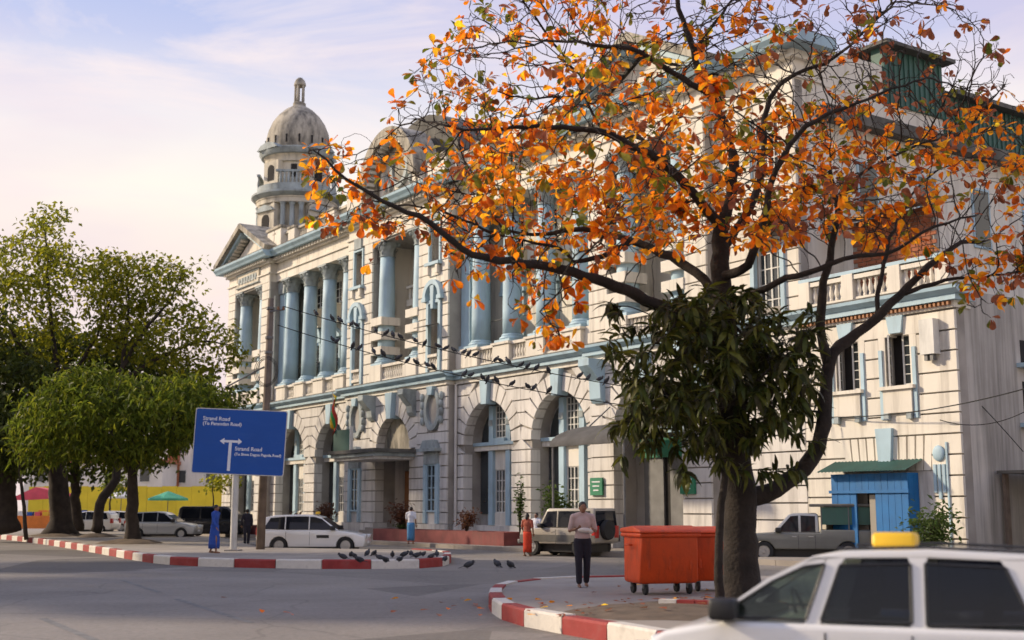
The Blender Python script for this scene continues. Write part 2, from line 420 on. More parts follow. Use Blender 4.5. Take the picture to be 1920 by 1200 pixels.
def island(name, kerb_px, back, step, start_red, top=.24, width=.24):
    line = [gnd(x, y) for x, y in kerb_px]
    for p in line: p.z = 0
    sm = smooth_line(line)
    st = resample(sm, step)
    inner = []
    for i, p in enumerate(st):
        d = (st[min(i + 1, len(st) - 1)] - st[max(i - 1, 0)]).normalized()
        inner.append(p + Vector((-d.y, d.x, 0)) * width)
    poly = [(p.x, p.y) for p in inner] + [(p[0], p[1]) for p in back]
    pav = MB().prism_z(poly, 0.005, top).build(name, MAT['concrete']); tag(pav, kind='structure')
    for i in range(len(st) - 1):
        a, b, c, d = st[i], st[i + 1], inner[i + 1], inner[i]
        g = .012
        e = (b - a).normalized() * g
        dz = random.uniform(-.012, .012)
        mb = MB()
        q = [a + e, b - e, c - e, d + e]
        top_q = [a + e + (d - a) * .10, b - e + (c - b) * .10, c - e, d + e]
        vs = [(p.x, p.y, 0) for p in q] + [(p.x, p.y, KERB_H - .035 + dz) for p in q] + [(p.x, p.y, KERB_H + dz) for p in top_q]
        fs = [(0, 1, 5, 4), (1, 2, 6, 5), (2, 3, 7, 6), (3, 0, 4, 7), (4, 5, 9, 8), (5, 6, 10, 9), (6, 7, 11, 10), (7, 4, 8, 11), (8, 9, 10, 11)]
        mb.add(vs, fs).build('kerb_stone', MAT['kerb_red' if (i + start_red) % 2 == 0 else 'kerb_white'], pav)
    return pav
# the tree-lined island on the left, its tip at the right
isl = island('island_pavement', [(-260, 992), (-120, 1000), (0, 1011), (67, 1019), (133, 1029), (200, 1041), (267, 1053), (330, 1060), (480, 1065), (650, 1067), (780, 1066), (830, 1062), (846, 1054), (836, 1046), (780, 1042)],
       [gnd(600, 1040), gnd(480, 1035), gnd(420, 1018), gnd(300, 1006), gnd(0, 992), gnd(-260, 982)], 1.5, 0)
# the near island with the big tree
isl2 = island('corner_pavement', [(1260, 1098), (1060, 1103), (985, 1108), (935, 1117), (917, 1132), (922, 1150), (955, 1168), (1013, 1181), (1097, 1197), (1180, 1212), (1300, 1236), (1500, 1268), (1800, 1310)],
       [(13, 14.5), (22, 20), (22, 27.5), (12, 29.3)], 1.25, 1)
# pavement in front of the building
BX, BY, BA = -2.58, 63.7, R(-55.8)
ux, uy = math.cos(BA), math.sin(BA)
def bw(u, y, z=0): return Vector((BX + ux * u - uy * y, BY + uy * u + ux * y, z))
fp = [bw(-60, -4.2), bw(34, -4.2), bw(34, 3), bw(-60, 3)]
pv = MB().prism_z([(p.x, p.y) for p in fp], .004, .16).build('building_pavement', MAT['concrete']); tag(pv, kind='structure')
u = -46.0
while u < 33.5:
    MB().box(u + .01, u + 1.49, -4.42, -4.205, 0, .18).build('kerb_stone', MAT['concrete'], pv)
    u += 1.5
for o in pv.children: o.location = (BX, BY, 0); o.rotation_euler = (0, 0, BA)
# lane paint on the road
def road_line(x0, y0, x1, y1, w, name='lane_marking'):
    a, b = gnd(x0, y0), gnd(x1, y1); d = (b - a).normalized(); s = Vector((-d.y, d.x, 0)) * w / 2
    o = MB().add([a - s + Vector((0, 0, .004)), b - s + Vector((0, 0, .004)), b + s + Vector((0, 0, .004)), a + s + Vector((0, 0, .004))], [(0, 1, 2, 3)]).build(name, MAT['road_paint'], road)
road_line(80, 1160, 190, 1206, .14); road_line(228, 1088, 300, 1111, .13); road_line(330, 1123, 470, 1168, .13)
road_line(1010, 1046, 1120, 1052, .14)
# bare soil and raised bed round the big tree
def mound(name, cx, cy, r, h, mat, z, seed=0, sq=1.0):
    rnd = random.Random(seed); mb = MB(); n = 28; vs = []; rings = 6
    for j in range(rings):
        t = j / (rings - 1)
        for i in range(n):
            a = 2 * math.pi * i / n
            rr = r * (1 - t * .97) * (1 + .10 * math.sin(3 * a + seed) + rnd.uniform(-.05, .05))
            vs.append((cx + rr * math.cos(a), cy + rr * math.sin(a) * sq, z + h * (1 - (1 - t) ** 2) + rnd.uniform(-.012, .012) * (t > 0)))
    fs = [(j * n + i, j * n + (i + 1) % n, (j + 1) * n + (i + 1) % n, (j + 1) * n + i) for j in range(rings - 1) for i in range(n)]
    fs.append(tuple((rings - 1) * n + i for i in range(n)))
    return mb.add(vs, fs).build(name, mat, smooth=True)

# ------------------------------------------------------------------ the colonial building
B = empty('colonial_building', (BX, BY, 0), BA, 'long cream plaster colonial office building with pale blue columns and a domed corner tower', 'building')
PL, PLO, BL, BWN = MAT['plaster'], MAT['plaster_low'], MAT['blue_paint'], MAT['blue_worn']
AX = -6.6
STR0, STR1 = 8.35, 8.92
COLZ0, COLZ1 = 9.95, 17.35
COR = 19.45

def stones(parent, x0, x1, z0, z1, yf, holes=(), ch=.61, depth=.55, mat=None, gap=.05, name='stone_course'):
    n = max(1, round((z1 - z0) / ch)); h = (z1 - z0) / n
    for k in range(n):
        a, b = z0 + k * h, z0 + (k + 1) * h - gap
        mid = (a + b) / 2
        # intervals at (a) and (b)
        segs = [[(x0, x0), (x1, x1)]]
        for hf in holes:
            ha, hb, hm = hf(a), hf(b), hf(mid)
            if hm is None: continue
            ha = ha or hm; hb = hb or hm
            new = []
            for L, Rr in segs:
                if hm[1] <= min(L) or hm[0] >= max(Rr): new.append([L, Rr]); continue
                if hm[0] - max(L) > .08: new.append([L, (ha[0], hb[0])])
                if min(Rr) - hm[1] > .08: new.append([(ha[1], hb[1]), Rr])
            segs = new
        for L, Rr in segs:
            c = .012
            mb = MB(); dy = random.uniform(-.006, .006)
            f = [(L[0] + .004, a), (Rr[0] - .004, a), (Rr[1] - .004, b), (L[1] + .004, b)]
            g = [(L[0] + c, a + c), (Rr[0] - c, a + c), (Rr[1] - c, b - c), (L[1] + c, b - c)]
            vs = [(x, yf + dy, z) for x, z in g] + [(x, yf + c + dy, z) for x, z in f] + [(x, yf + depth, z) for x, z in f]
            fs = [(0, 1, 2, 3)] + [(i, i + 4, (i + 1) % 4 + 4, (i + 1) % 4) for i in range(4)] + [(i + 4, i + 8, (i + 1) % 4 + 8, (i + 1) % 4 + 4) for i in range(4)]
            mb.add(vs, fs).build(name, mat or PL, parent)
def arc_hole(c, r, zs):
    def f(z):
        if z <= zs: return (c - r, c + r)
        if z >= zs + r: return None
        d = math.sqrt(max(0, r * r - (z - zs) ** 2)); return (c - d, c + d)
    return f
def rect_hole(xa, xb, za, zb): return lambda z: (xa, xb) if za < z < zb else None
def jamb_hole(c, a, R2, zs):
    def f(z):
        if z <= zs: return (c - a, c + a)
        if z >= zs + R2: return None
        d = math.sqrt(max(0, R2 * R2 - (z - zs) ** 2)); return (c - d, c + d)
    return f
def ell_hole(c, rx, zc, rz):
    def f(z):
        if abs(z - zc) >= rz: return None
        d = rx * math.sqrt(1 - ((z - zc) / rz) ** 2); return (c - d, c + d)
    return f

def arch_poly(c, a, zb, zs, n=16):
    return [(c - a, zb)] + [(c - a * math.cos(math.pi * i / n), zs + a * math.sin(math.pi * i / n)) for i in range(n + 1)] + [(c + a, zb)]
def arch_wall(c, x0, x1, z0, z1, a, zs, y0, y1, parent, mat, name='wall'):
    ap = arch_poly(c, a, z0, zs)
    poly = [(x0, z0)] + ap + [(x1, z0), (x1, z1), (x0, z1)]
    # split at the crown into two halves: keeps every face simple
    mb = MB(); n = len(ap); h = n // 2
    left = [(x0, z0)] + ap[:h + 1] + [(ap[h][0], z1), (x0, z1)]
    right = [(x1, z0), (x1, z1), (ap[h][0], z1)] + ap[h:]
    mb.prism(left[::1], y0, y1); mb.prism(right, y0, y1)
    return mb.build(name, mat, parent)
def voussoirs(parent, c, a, R2, zs, yf, n=13, depth=.55, mat=None, skip_key=True):
    for k in range(n):
        if skip_key and k == n // 2: continue
        t0, t1 = math.pi * k / n + .018, math.pi * (k + 1) / n - .018
        poly = [(c - r * math.cos(t), zs + r * math.sin(t)) for r, t in ((a, t0), (a, (t0 + t1) / 2), (a, t1), (R2 - .03, t1), (R2 - .03, (t0 + t1) / 2), (R2 - .03, t0))]
        MB().prism(poly[::-1], yf + random.uniform(-.006, .004), yf + depth).build('voussoir', mat or PL, parent)
def keystone(parent, c, z0, z1, w0, w1, yf, proud=.22, mat=None):
    return MB().prism([(c - w0, z0), (c + w0, z0), (c + w1, z1), (c - w1, z1)], yf - proud, yf + .4).build('keystone', mat or BL, parent)

def grid_window(parent, xc, z0, z1, w, y, cols=2, rows=4, fmat='white_wood', glass='glass', bar=.045, fr=.09, name='window', arch=False, open_leaf=False):
    """timber window: frame mesh, pane and muntins as sub-parts; y = glass plane"""
    x0, x1 = xc - w / 2, xc + w / 2
    mb = MB().box(x0, x0 + fr, y - .08, y + .04, z0, z1).box(x1 - fr, x1, y - .08, y + .04, z0, z1)
    mb.box(x0 + fr, x1 - fr, y - .08, y + .04, z0, z0 + fr).box(x0 + fr, x1 - fr, y - .08, y + .04, z1 - fr, z1)
    f = mb.build(name, MAT[fmat], parent)
    MB().box(x0 + fr, x1 - fr, y, y + .015, z0 + fr, z1 - fr).build('pane', MAT[glass], f)
    for i in range(1, cols):
        x = x0 + w * i / cols
        bw_ = bar * (1.7 if i == cols // 2 and cols % 2 == 0 else 1)
        MB().box(x - bw_ / 2, x + bw_ / 2, y - .05, y - .004, z0 + fr, z1 - fr).build('muntin', MAT[fmat], f)
    for j in range(1, rows):
        z = z0 + (z1 - z0) * j / rows
        MB().box(x0 + fr, x1 - fr, y - .045, y - .006, z - bar / 2, z + bar / 2).build('muntin', MAT[fmat], f)
    return f
def balustrade(parent, x0, x1, y, z0, z1, n=None, mat=None, plinth=.16, rail=.15, d=.26):
    mat = mat or PL
    b = MB().box(x0, x1, y - d / 2 - .03, y + d / 2 + .03, z1 - rail, z1).build('handrail', mat, parent)
    MB().box(x0, x1, y - d / 2, y + d / 2, z0, z0 + plinth).build('base_rail', mat, b)
    n = n or max(2, int((x1 - x0) / .24)); mb = MB(); hh = z1 - rail - z0 - plinth
    for i in range(n):
        cx = x0 + (x1 - x0) * (i + .5) / n
        pr = [(.055, 0), (.075, .08), (.05, .16), (.095, .38), (.085, .5), (.045, .78), (.07, .9), (.06, 1)]
        mb.lathe([(r, z0 + plinth + t * hh) for r, t in pr], 6, cx, y, cap=False)
    o = mb.build('baluster_row', mat, b, smooth=True); o['kind'] = 'stuff'
    return b

# ---- column template: shaft with base and capital as sub-parts
def column_meshes():
    H = COLZ1 - COLZ0
    sh = MB().lathe([(.50, .42), (.50, 1.6), (.485, 3.2), (.455, 5.0), (.42, H - .95)], 24).mesh('column', BL, 'full')
    ba = MB().box(-.66, .66, -.66, .66, 0, .14).lathe([(.64, .14), (.67, .20), (.64, .27), (.56, .30), (.57, .36), (.52, .43)], 24).mesh('column_base', BL, True)
    cp = MB().lathe([(.43, H - .97), (.48, H - .95), (.48, H - .90), (.43, H - .88), (.45, H - .6), (.52, H - .3), (.62, H - .14)], 20)
    for ring, (z, r, hh, n) in enumerate(((H - .88, .46, .38, 8), (H - .60, .50, .42, 8))):
        for i in range(n):
            a = 2 * math.pi * (i + .5 * ring) / n
            ca, sa = math.cos(a), math.sin(a)
            def P(rr, t, zz): return (ca * rr - sa * t, sa * rr + ca * t, zz)
            cp.add([P(r - .04, -.13, z), P(r - .04, .13, z), P(r + .03, .12, z + hh * .6), P(r + .03, -.12, z + hh * .6), P(r + .17, -.07, z + hh), P(r + .17, .07, z + hh), P(r + .15, 0, z + hh * .8)],
                   [(0, 1, 2, 3), (3, 2, 5, 4), (4, 5, 6)])
    for sx in (-1, 1):
        for sy in (-1, 1):
            cp.ball((sx * .47, sy * .47, H - .24), (.12, .12, .13), 8, 5)
    cp.box(-.62, .62, -.62, .62, H - .13, H)
    return sh, ba, cp.mesh('capital', BWN)
CM = column_meshes()
def column(x, y, sx=1.0):
    c = inst('column', CM[0], B, (x, y, COLZ0), (0, 0, random.uniform(0, 6)), (sx, sx, 1))
    inst('column_base', CM[1], c, (0, 0, 0), (0, 0, -c.rotation_euler.z)); inst('capital', CM[2], c, (0, 0, 0), (0, 0, -c.rotation_euler.z))
    return c

# ---- generic pieces
def hood(parent, xc, w, z, y, kind, mat=None):
    mat = mat or BL
    if kind == 'tri':
        p = [(xc - w, z), (xc + w, z), (xc + w, z + .14), (xc, z + .14 + w * .62), (xc - w, z + .14)]
        o = MB().prism(p, y - .34, y).build('window_hood', mat, parent)
        MB().prism([(xc - w * .72, z + .20), (xc + w * .72, z + .20), (xc, z + .10 + w * .52)], y - .352, y - .343).build('hood_panel', PL, o)
    else:
        n = 12; r0, r1 = w * .72, w
        poly = [(xc + r1 * math.cos(math.pi * i / n), z + .12 + r1 * math.sin(math.pi * i / n)) for i in range(n + 1)]
        poly += [(xc - r0 * math.cos(math.pi * i / n), z + .12 + r0 * math.sin(math.pi * i / n)) for i in range(n + 1)]
        o = MB().prism(poly, y - .34, y).build('window_hood', mat, parent)
        for s in (-1, 1): MB().box(xc + s * w * .86 - .22, xc + s * w * .86 + .22, y - .36, y, z - .1, z + .118).build('hood_end', mat, o)
        MB().prism([(xc - .12, z - .55), (xc + .12, z - .55), (xc + .2, z + w * .80), (xc - .2, z + w * .80)], y - .30, y).build('keystone', mat, o)
    return o
def sun_awning(parent, xc, w, z, y):
    o = MB().add([(xc - w, y, z + .22), (xc + w, y, z + .22), (xc + w, y - .9, z), (xc - w, y - .9, z), (xc - w, y, z + .18), (xc + w, y, z + .18), (xc + w, y - .9, z - .04), (xc - w, y - .9, z - .04)],
             [(0, 3, 2, 1), (4, 5, 6, 7), (0, 1, 5, 4), (1, 2, 6, 5), (2, 3, 7, 6), (3, 0, 4, 7)]).build('window_awning', MAT['roof_dark'], parent)
    return o
def corbel(parent, xc, z1, y, w=.5, h=1.5, d=.8, mat=None):
    p = [(y, z1 - h), (y, z1), (y - d, z1), (y - d, z1 - .3), (y - d * .75, z1 - .55), (y - d * .35, z1 - .9), (y - d * .3, z1 - h + .2), (y - d * .12, z1 - h)]
    return MB().prism_x(p, xc - w / 2, xc + w / 2).build('corbel', mat or BWN, parent)

def string_course(x0, x1, yf, e0=0, e1=0):
    s = MB().box(x0, x1, yf - .06, yf + .8, STR0 - .14, STR0 + .08).build('string_course', PL, B)
    MB().box(x0 - e0 * .2, x1 + e1 * .2, yf - .24, yf + .8, STR0 + .082, STR0 + .26).build('moulding', BL, s)
    MB().prism_x([(yf + .8, STR0 + .262), (yf - .30, STR0 + .262), (yf - .5, STR0 + .40), (yf - .52, STR1 - .06), (yf + .8, STR1 - .06)], x0 - e0 * .4, x1 + e1 * .4).build('moulding', BL, s)
    MB().box(x0 - e0 * .4, x1 + e1 * .4, yf - .50, yf + .8, STR1 - .058, STR1).build('ledge_top', MAT['ledge_dirt'], s)
def entablature(x0, x1, yf, e0=0, e1=0):
    z = COLZ1
    s = MB().box(x0, x1, yf - .02, yf + 1.5, z + .002, z + .55).build('architrave', PL, B)
    MB().box(x0 - e0 * .1, x1 + e1 * .1, yf - .12, yf + 1.5, z + .552, z + .66).build('moulding', PL, s)
    MB().box(x0, x1, yf + .02, yf + 1.5, z + .662, z + 1.28).build('frieze', PL, s)
    MB().box(x0 - e0 * .2, x1 + e1 * .2, yf - .22, yf + 1.5, z + 1.282, z + 1.40).build('moulding', PL, s)
    n = int((x1 - x0) / .42); mb = MB()
    for i in range(n):
        cx = x0 + (x1 - x0) * (i + .5) / n
        mb.box(cx - .12, cx + .12, yf - .48, yf - .1, z + 1.402, z + 1.60)
    mb.build('dentil_row', PL, s)['kind'] = 'stuff'
    MB().box(x0 - e0 * .15, x1 + e1 * .15, yf - .15, yf + 1.5, z + 1.401, z + 1.62).build('bed_mould', PL, s)
    MB().prism_x([(yf + 1.5, z + 1.622), (yf - .72, z + 1.622), (yf - .80, z + 1.75), (yf - .95, z + 1.9), (yf - .98, z + 2.04), (yf + 1.5, z + 2.04)], x0 - e0 * .9, x1 + e1 * .9).build('cornice', BL, s)
    MB().box(x0 - e0 * .88, x1 + e1 * .88, yf - .96, yf + 1.5, z + 2.042, z + 2.10).build('ledge_top', MAT['ledge_dirt'], s)

# ---- sections -----------------------------------------------------
YP = -.5                                   # pavilions stand forward
SECT = {'wl': (AX - 18, AX - 5.9, 0), 'c': (AX - 5.9, AX + 5.9, YP), 'wr': (AX + 5.9, AX + 18, 0), 'pl': (AX - 25.6, AX - 18, YP), 'pr': (AX + 18, AX + 25.6, YP)}

def arch_infill(c, a, zs, y, door=False):
    """blue framed arched window wall inside an arch"""
    g = MB().prism(arch_poly(c, a + .05, .9, zs)[::-1], y + .10, y + .13).build('arched_window', MAT['grey_wall'], B)
    MB().box(c - a, c + a, y - .34, y + .1, zs - .30, zs - .05).build('transom', PL, g)
    MB().box(c - a - .0, c + a + .0, y - .42, y + .1, zs - .048, zs + .12).build('transom_cornice', BL, g)
    for s in (-1, 1):
        xm = c + s * .78
        MB().box(xm - .19, xm + .19, y - .26, y + .09, .95, zs - .302).build('mullion', BL, g)
        MB().box(xm - .19, xm + .19, y - .24, y + .09, zs + .122, zs + math.sqrt(a * a - (abs(s) * .97) ** 2)).build('mullion', BL, g)
        MB().box(xm - .16, xm + .16, y - .285, y - .243, zs + .95, zs + 1.25).build('boss', BWN, g)
        xs = c + s * (a + .97) / 2 * 1.02
        MB().box(xs - .50, xs + .50, y + .02, y + .09, 1.5, zs - .302).build('side_pane', MAT['glass'], g)
    # centre lower window and lunette
    def leafs(z0, z1, w, rows, arched):
        x0, x1 = c - w / 2, c + w / 2
        MB().box(x0, x1, y - .02, y - .005, z0, z1).build('pane', MAT['glass'], g)
        for i in range(0, 5):
            x = x0 + w * i / 4; t = .05 if i in (0, 2, 4) else .028
            MB().box(x - t / 2 * 1.4, x + t / 2 * 1.4, y - .07, y - .022, z0, z1).build('muntin', MAT['white_wood'], g)
        for j in range(rows + 1):
            z = z0 + (z1 - z0) * j / rows
            MB().box(x0, x1, y - .066, y - .024, z - .022, z + .022).build('muntin', MAT['white_wood'], g)
    MB().box(c - a - .02, c + a + .02, y - .20, y + .3, 0, .93).build('window_plinth', PLO, g)
    leafs(1.6, 3.7, 1.1, 4, False); leafs(zs + .35, zs + a - .25, 1.1, 5, True)
    MB().box(c - .58, c + .58, y - .10, y + .08, 3.72, zs - .302).build('panel', PL, g)
    MB().box(c - .58, c + .58, y - .12, y + .08, .9, 1.58).build('panel', PL, g)
    MB().box(c - .66, c + .66, y - .40, y - .02, zs + .122, zs + .30).build('sill', BL, g)
    for s in (-1, 1):
        mb = MB()
        n = 8
        pts = [(c + s * (1.0 + (a - 1.0) * 0), zs + .14)]
        r = a - .14
        for i in range(n + 1):
            x = 1.0 + (r - 1.0) * i / n
            pts.append((c + s * x, zs + math.sqrt(max(.02, r * r - x * x))))
        pts.append((c + s * r, zs + .14))
        mb.prism(pts if s < 0 else pts[::-1], y + .02, y + .09).build('side_pane', MAT['glass'], g)
    return g

def plain_base(x0, x1, yf, parent, holes=()):
    segs = [(x0, x1)]
    for a, b in holes:
        segs = [q for s in segs for q in ((s[0], min(s[1], a)), (max(s[0], b), s[1])) if q[1] - q[0] > .02]
    for a, b in segs: MB().box(a, b, yf - .10, yf + .8, 0, .97).build('plinth', PLO, parent)

# wings, ground floor
for key in ('wl', 'wr'):
    x0, x1, yf = SECT[key]
    mid = (x0 + x1) / 2
    for (a0, a1) in ((x0, mid), (mid, x1)):
        c = (a0 + a1) / 2; a, zs, R2 = 2.2, 5.0, 3.05
        w = arch_wall(c, a0, a1, 0, STR0 - .14, a + .02, zs, yf + .10, yf + 1.3, B, MAT['joint'])
        plain_base(a0, a1, yf, w, [(c - a, c + a)])
        stones(w, a0, a1, 1.0, STR0 - .16, yf, [jamb_hole(c, a, R2, zs)], mat=PLO)
        voussoirs(w, c, a, R2 + .02, zs, yf, 13, mat=PLO)
        keystone(w, c, zs + a - .22, STR0 - .15, .24, .36, yf)
        arch_infill(c, a, zs, yf + 1.0)
    string_course(x0, x1, yf)
    # upper floor: recessed wall, windows, columns
    yw = 1.75
    holes, wx = [], []
    offs = (-2.9, 0, 2.9)
    for i, o in enumerate(offs):
        holes += [(mid + o - .62, mid + o + .62, 10.3, 12.35), (mid + o - .62, mid + o + .62, 15.05, 16.75)]
    wall = wall_holes(MB(), x0, x1, STR1 + .002, COLZ1 + .55, holes, yw, yw + .35).build('upper_wall', PL, B)
    MB().box(x0, x1, -.3, yw + .3, STR1 - .3, STR1 - .002).build('balcony_floor', MAT['concrete'], wall)
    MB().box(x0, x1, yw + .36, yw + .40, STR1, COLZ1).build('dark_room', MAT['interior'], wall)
    for i, o in enumerate(offs):
        c = mid + o
        grid_window(B, c, 10.3, 12.35, 1.24, yw + .2, 4, 4)
        grid_window(B, c, 15.05, 16.75, 1.24, yw + .2, 2, 3, glass='dark_glass')
        sur = MB().box(c - .84, c - .63, yw - .16, yw, 9.95, 12.6).box(c + .63, c + .84, yw - .16, yw, 9.95, 12.6).box(c - .84, c + .84, yw - .16, yw, 12.602, 12.8).build('window_surround', BL, B)
        hood(B, c, 1.05, 12.86, yw, 'tri' if i == 1 else 'arch')
        if not (key == 'wl' and i == 2): sun_awning(B, c, .75, 11.35 + random.uniform(-.1, .1), yw - .17)
        pn = MB().box(c - 1.05, c + 1.05, yw - .62, yw - .002, 13.98, 14.92).build('balcony_panel', PL, B)
        MB().box(c - 1.14, c + 1.14, yw - .72, yw - .003, 14.922, 15.02).build('coping', PL, pn)
        MB().box(c - 1.0, c + 1.0, yw - .45, yw - .003, 13.78, 13.978).build('bracket', PL, pn)
    for o in (-4.35, -1.45, 1.45, 4.35): column(mid + o, .5)
    for s in (-1, 1):
        px = mid + s * 5.55
        pil = MB().box(px - .42, px + .42, .28, 1.0, COLZ0 + .3, COLZ1 - .9).build('pilaster', BL, B)
        MB().box(px - .52, px + .52, .18, 1.0, COLZ0, COLZ0 + .298).build('pilaster_base', BL, pil)
        MB().prism([(px - .42, COLZ1 - .898), (px + .42, COLZ1 - .898), (px + .62, COLZ1 - .1), (px + .62, COLZ1), (px - .62, COLZ1), (px - .62, COLZ1 - .1)], .16, 1.0).build('capital', BWN, pil)
        MB().box(px - .5, px + .5, .0, yw, STR1 + .004, COLZ0 - .002).build('pedestal', PL, pil)
    prev = mid - 5.05
    for o in (-4.35, -1.45, 1.45, 4.35):
        ped = MB().box(mid + o - .72, mid + o + .72, -.22, 1.2, STR1 + .003, COLZ0 - .12).build('pedestal', PL, B)
        MB().box(mid + o - .8, mid + o + .8, -.30, 1.28, COLZ0 - .118, COLZ0 - .002).build('coping', PL, ped)
        if o > -4: balustrade(B, prev, mid + o - .725, .05, STR1 + .005, COLZ0 - .02)
        prev = mid + o + .725
    entablature(x0, x1, yf)
    # parapet with balustrade
    xs = [x0 + (x1 - x0) * i / 4 for i in range(5)]
    for i, x in enumerate(xs):
        if 0 < i < 4 or True:
            pp = MB().box(max(x0, x - .5), min(x1, x + .5), -.32, .5, COR + .004, COR + 1.12).build('parapet_pier', PL, B)
            MB().box(max(x0, x - .58), min(x1, x + .58), -.40, .58, COR + 1.122, COR + 1.26).build('coping', MAT['dome_stone'], pp)
    for a, b in zip(xs, xs[1:]): balustrade(B, a + .505, b - .505, .05, COR + .005, COR + 1.18, mat=MAT['tower_wall'])

def loggia(c, yf, half, x0, x1, tri=True):
    """upper storey of a pavilion: rusticated piers, two banded columns in a deep bay"""
    yb = yf + 2.6
    pier = wall_holes(MB(), x0, x1, STR1 + .002, COLZ1, [(c - half, c + half, COLZ0, COLZ1 + 1)] + ([(c - half - 1.75 - .5, c - half - 1.75 + .5, 9.95, 12.55), (c + half + 1.75 - .5, c + half + 1.75 + .5, 9.95, 12.55), (c - half - 1.75 - .5, c - half - 1.75 + .5, 15.0, 17.0), (c + half + 1.75 - .5, c + half + 1.75 + .5, 15.0, 17.0)] if x1 - x0 > 10 else []), yf + .10, yf + 1.2).build('upper_wall', MAT['joint'], B)
    wide = x1 - x0 > 10
    for s in (-1, 1):
        pa, pb = (x0, c - half) if s < 0 else (c + half, x1)
        hs = []
        if wide:
            wc = c + s * (half + 1.75)
            hs = [rect_hole(wc - .78, wc + .78, 9.3, 13.9), rect_hole(wc - .72, wc + .72, 14.1, 17.2)]
        stones(pier, pa, pb, STR1 + .02, COLZ1 + .045, yf, hs, ch=.60)
        if wide:
            wc = c + s * (half + 1.75)
            bk = wall_holes(MB(), wc - .78, wc + .78, 9.3, 13.9, [(wc - .5, wc + .5, 9.95, 12.55)], yf + .12, yf + .3).build('window_wall', PL, B)
            sur = MB().box(wc - .74, wc - .51, yf - .1, yf + .12, 9.0, 12.7).box(wc + .51, wc + .74, yf - .1, yf + .12, 9.0, 12.7).build('window_surround', BL, B)
            MB().box(wc - .74, wc + .74, yf - .1, yf + .12, 12.702, 12.88).build('lintel', BL, sur)
            hood(B, wc, .92, 12.95, yf + .11, 'arch')
            grid_window(B, wc, 9.95, 12.55, 1.0, yf + .62, 2, 5)
            balustrade(B, wc - .50, wc + .50, yf + .02, STR1 + .25, 9.93, 4)
            if s > 0: sun_awning(B, wc, .62, 11.35, yf - .02)
            b2 = wall_holes(MB(), wc - .72, wc + .72, 14.1, 17.2, [(wc - .5, wc + .5, 15.0, 17.0)], yf + .12, yf + .3).build('window_wall', PL, B)
            s2 = MB().box(wc - .64, wc - .51, yf - .06, yf + .12, 14.95, 17.1).box(wc + .51, wc + .64, yf - .06, yf + .12, 14.95, 17.1).box(wc - .64, wc + .64, yf - .06, yf + .12, 17.101, 17.22).build('window_surround', BL, B)
            MB().box(wc - .5, wc + .5, yf + .5, yf + .55, 15.0, 17.0).build('blind_panel', MAT['tower_wall'], s2)
            MB().box(wc - .74, wc + .74, yf - .26, yf + .12, 14.78, 14.948).build('sill', BL, s2)
            MB().box(wc - .55, wc + .55, yf - .08, yf + .12, 14.2, 14.778).build('sill_panel', PL, s2)
            for t in (-1, 1): MB().box(wc + t * .48 - .1, wc + t * .48 + .1, yf - .22, yf - .082, 14.3, 14.776).build('bracket', PL, s2)
            # carved capital above the pier window
            MB().box(wc - .45, wc + .45, yf - .12, yf + .1, 17.24, 17.9).build('carving', BWN, s2)
    # recess back wall, side cheeks, windows
    bw_ = wall_holes(MB(), c - half - .3, c + half + .3, STR1, COLZ1, [(c - .75, c + .75, 9.95, 12.3), (c - 1.0, c + 1.0, 14.7, 16.9)], yb, yb + .3).build('recess_wall', PL, B)
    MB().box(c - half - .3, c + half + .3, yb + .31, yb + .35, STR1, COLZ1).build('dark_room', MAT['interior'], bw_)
    MB().box(c - half, c + half, yf + .1, yb, COLZ1 + .001 - .12, COLZ1 - .001).build('recess_ceiling', MAT['grey_wall'], bw_)
    MB().box(c - half, c + half, yf + 1.2, yb, STR1, COLZ0 - .3).build('recess_floor', MAT['concrete'], bw_)
    for s in (-1, 1):
        MB().box(c + s * (half + .15) - .15, c + s * (half + .15) + .15, yf + 1.202, yb, STR1, COLZ1).build('cheek', PL, bw_)
    grid_window(B, c, 9.95, 12.3, 1.5, yb + .2, 4, 4)
    hood(B, c, 1.15, 12.5, yb, 'tri')
    bp = MB().box(c - 1.6, c + 1.6, yb - .9, yb, 13.5, 13.72).build('inner_balcony', PL, B)
    balustrade(B, c - 1.6, c + 1.6, yb - .78, 13.721, 14.7, 8)
    for s in (-1, 1):
        cx = c + s * (half - .72)
        column(cx, yf + .62)
        for k in range(3):
            zb = COLZ0 + .62 + k * .86
            o = MB().box(min(cx - .62, c + s * half), max(cx + .62, c + s * half), yf - .06, yf + 1.19, zb, zb + .46).build('band_block', PL, B)
    # pedestal zone with balustrade
    for s in (-1, 1):
        cx = c + s * (half - .72)
        MB().box(cx - .70, cx + .70, yf - .12, yf + 1.19, STR1 + .003, COLZ0 - .004).build('pedestal', PL, B)
    balustrade(B, c - half + 1.43, c + half - 1.43, yf + .1, STR1 + .005, COLZ0 - .02)
    MB().box(c - half, c + half, yf + .01, yf + 1.5, COLZ1 - .0, COLZ1 + .54).build('lintel', PL, B)

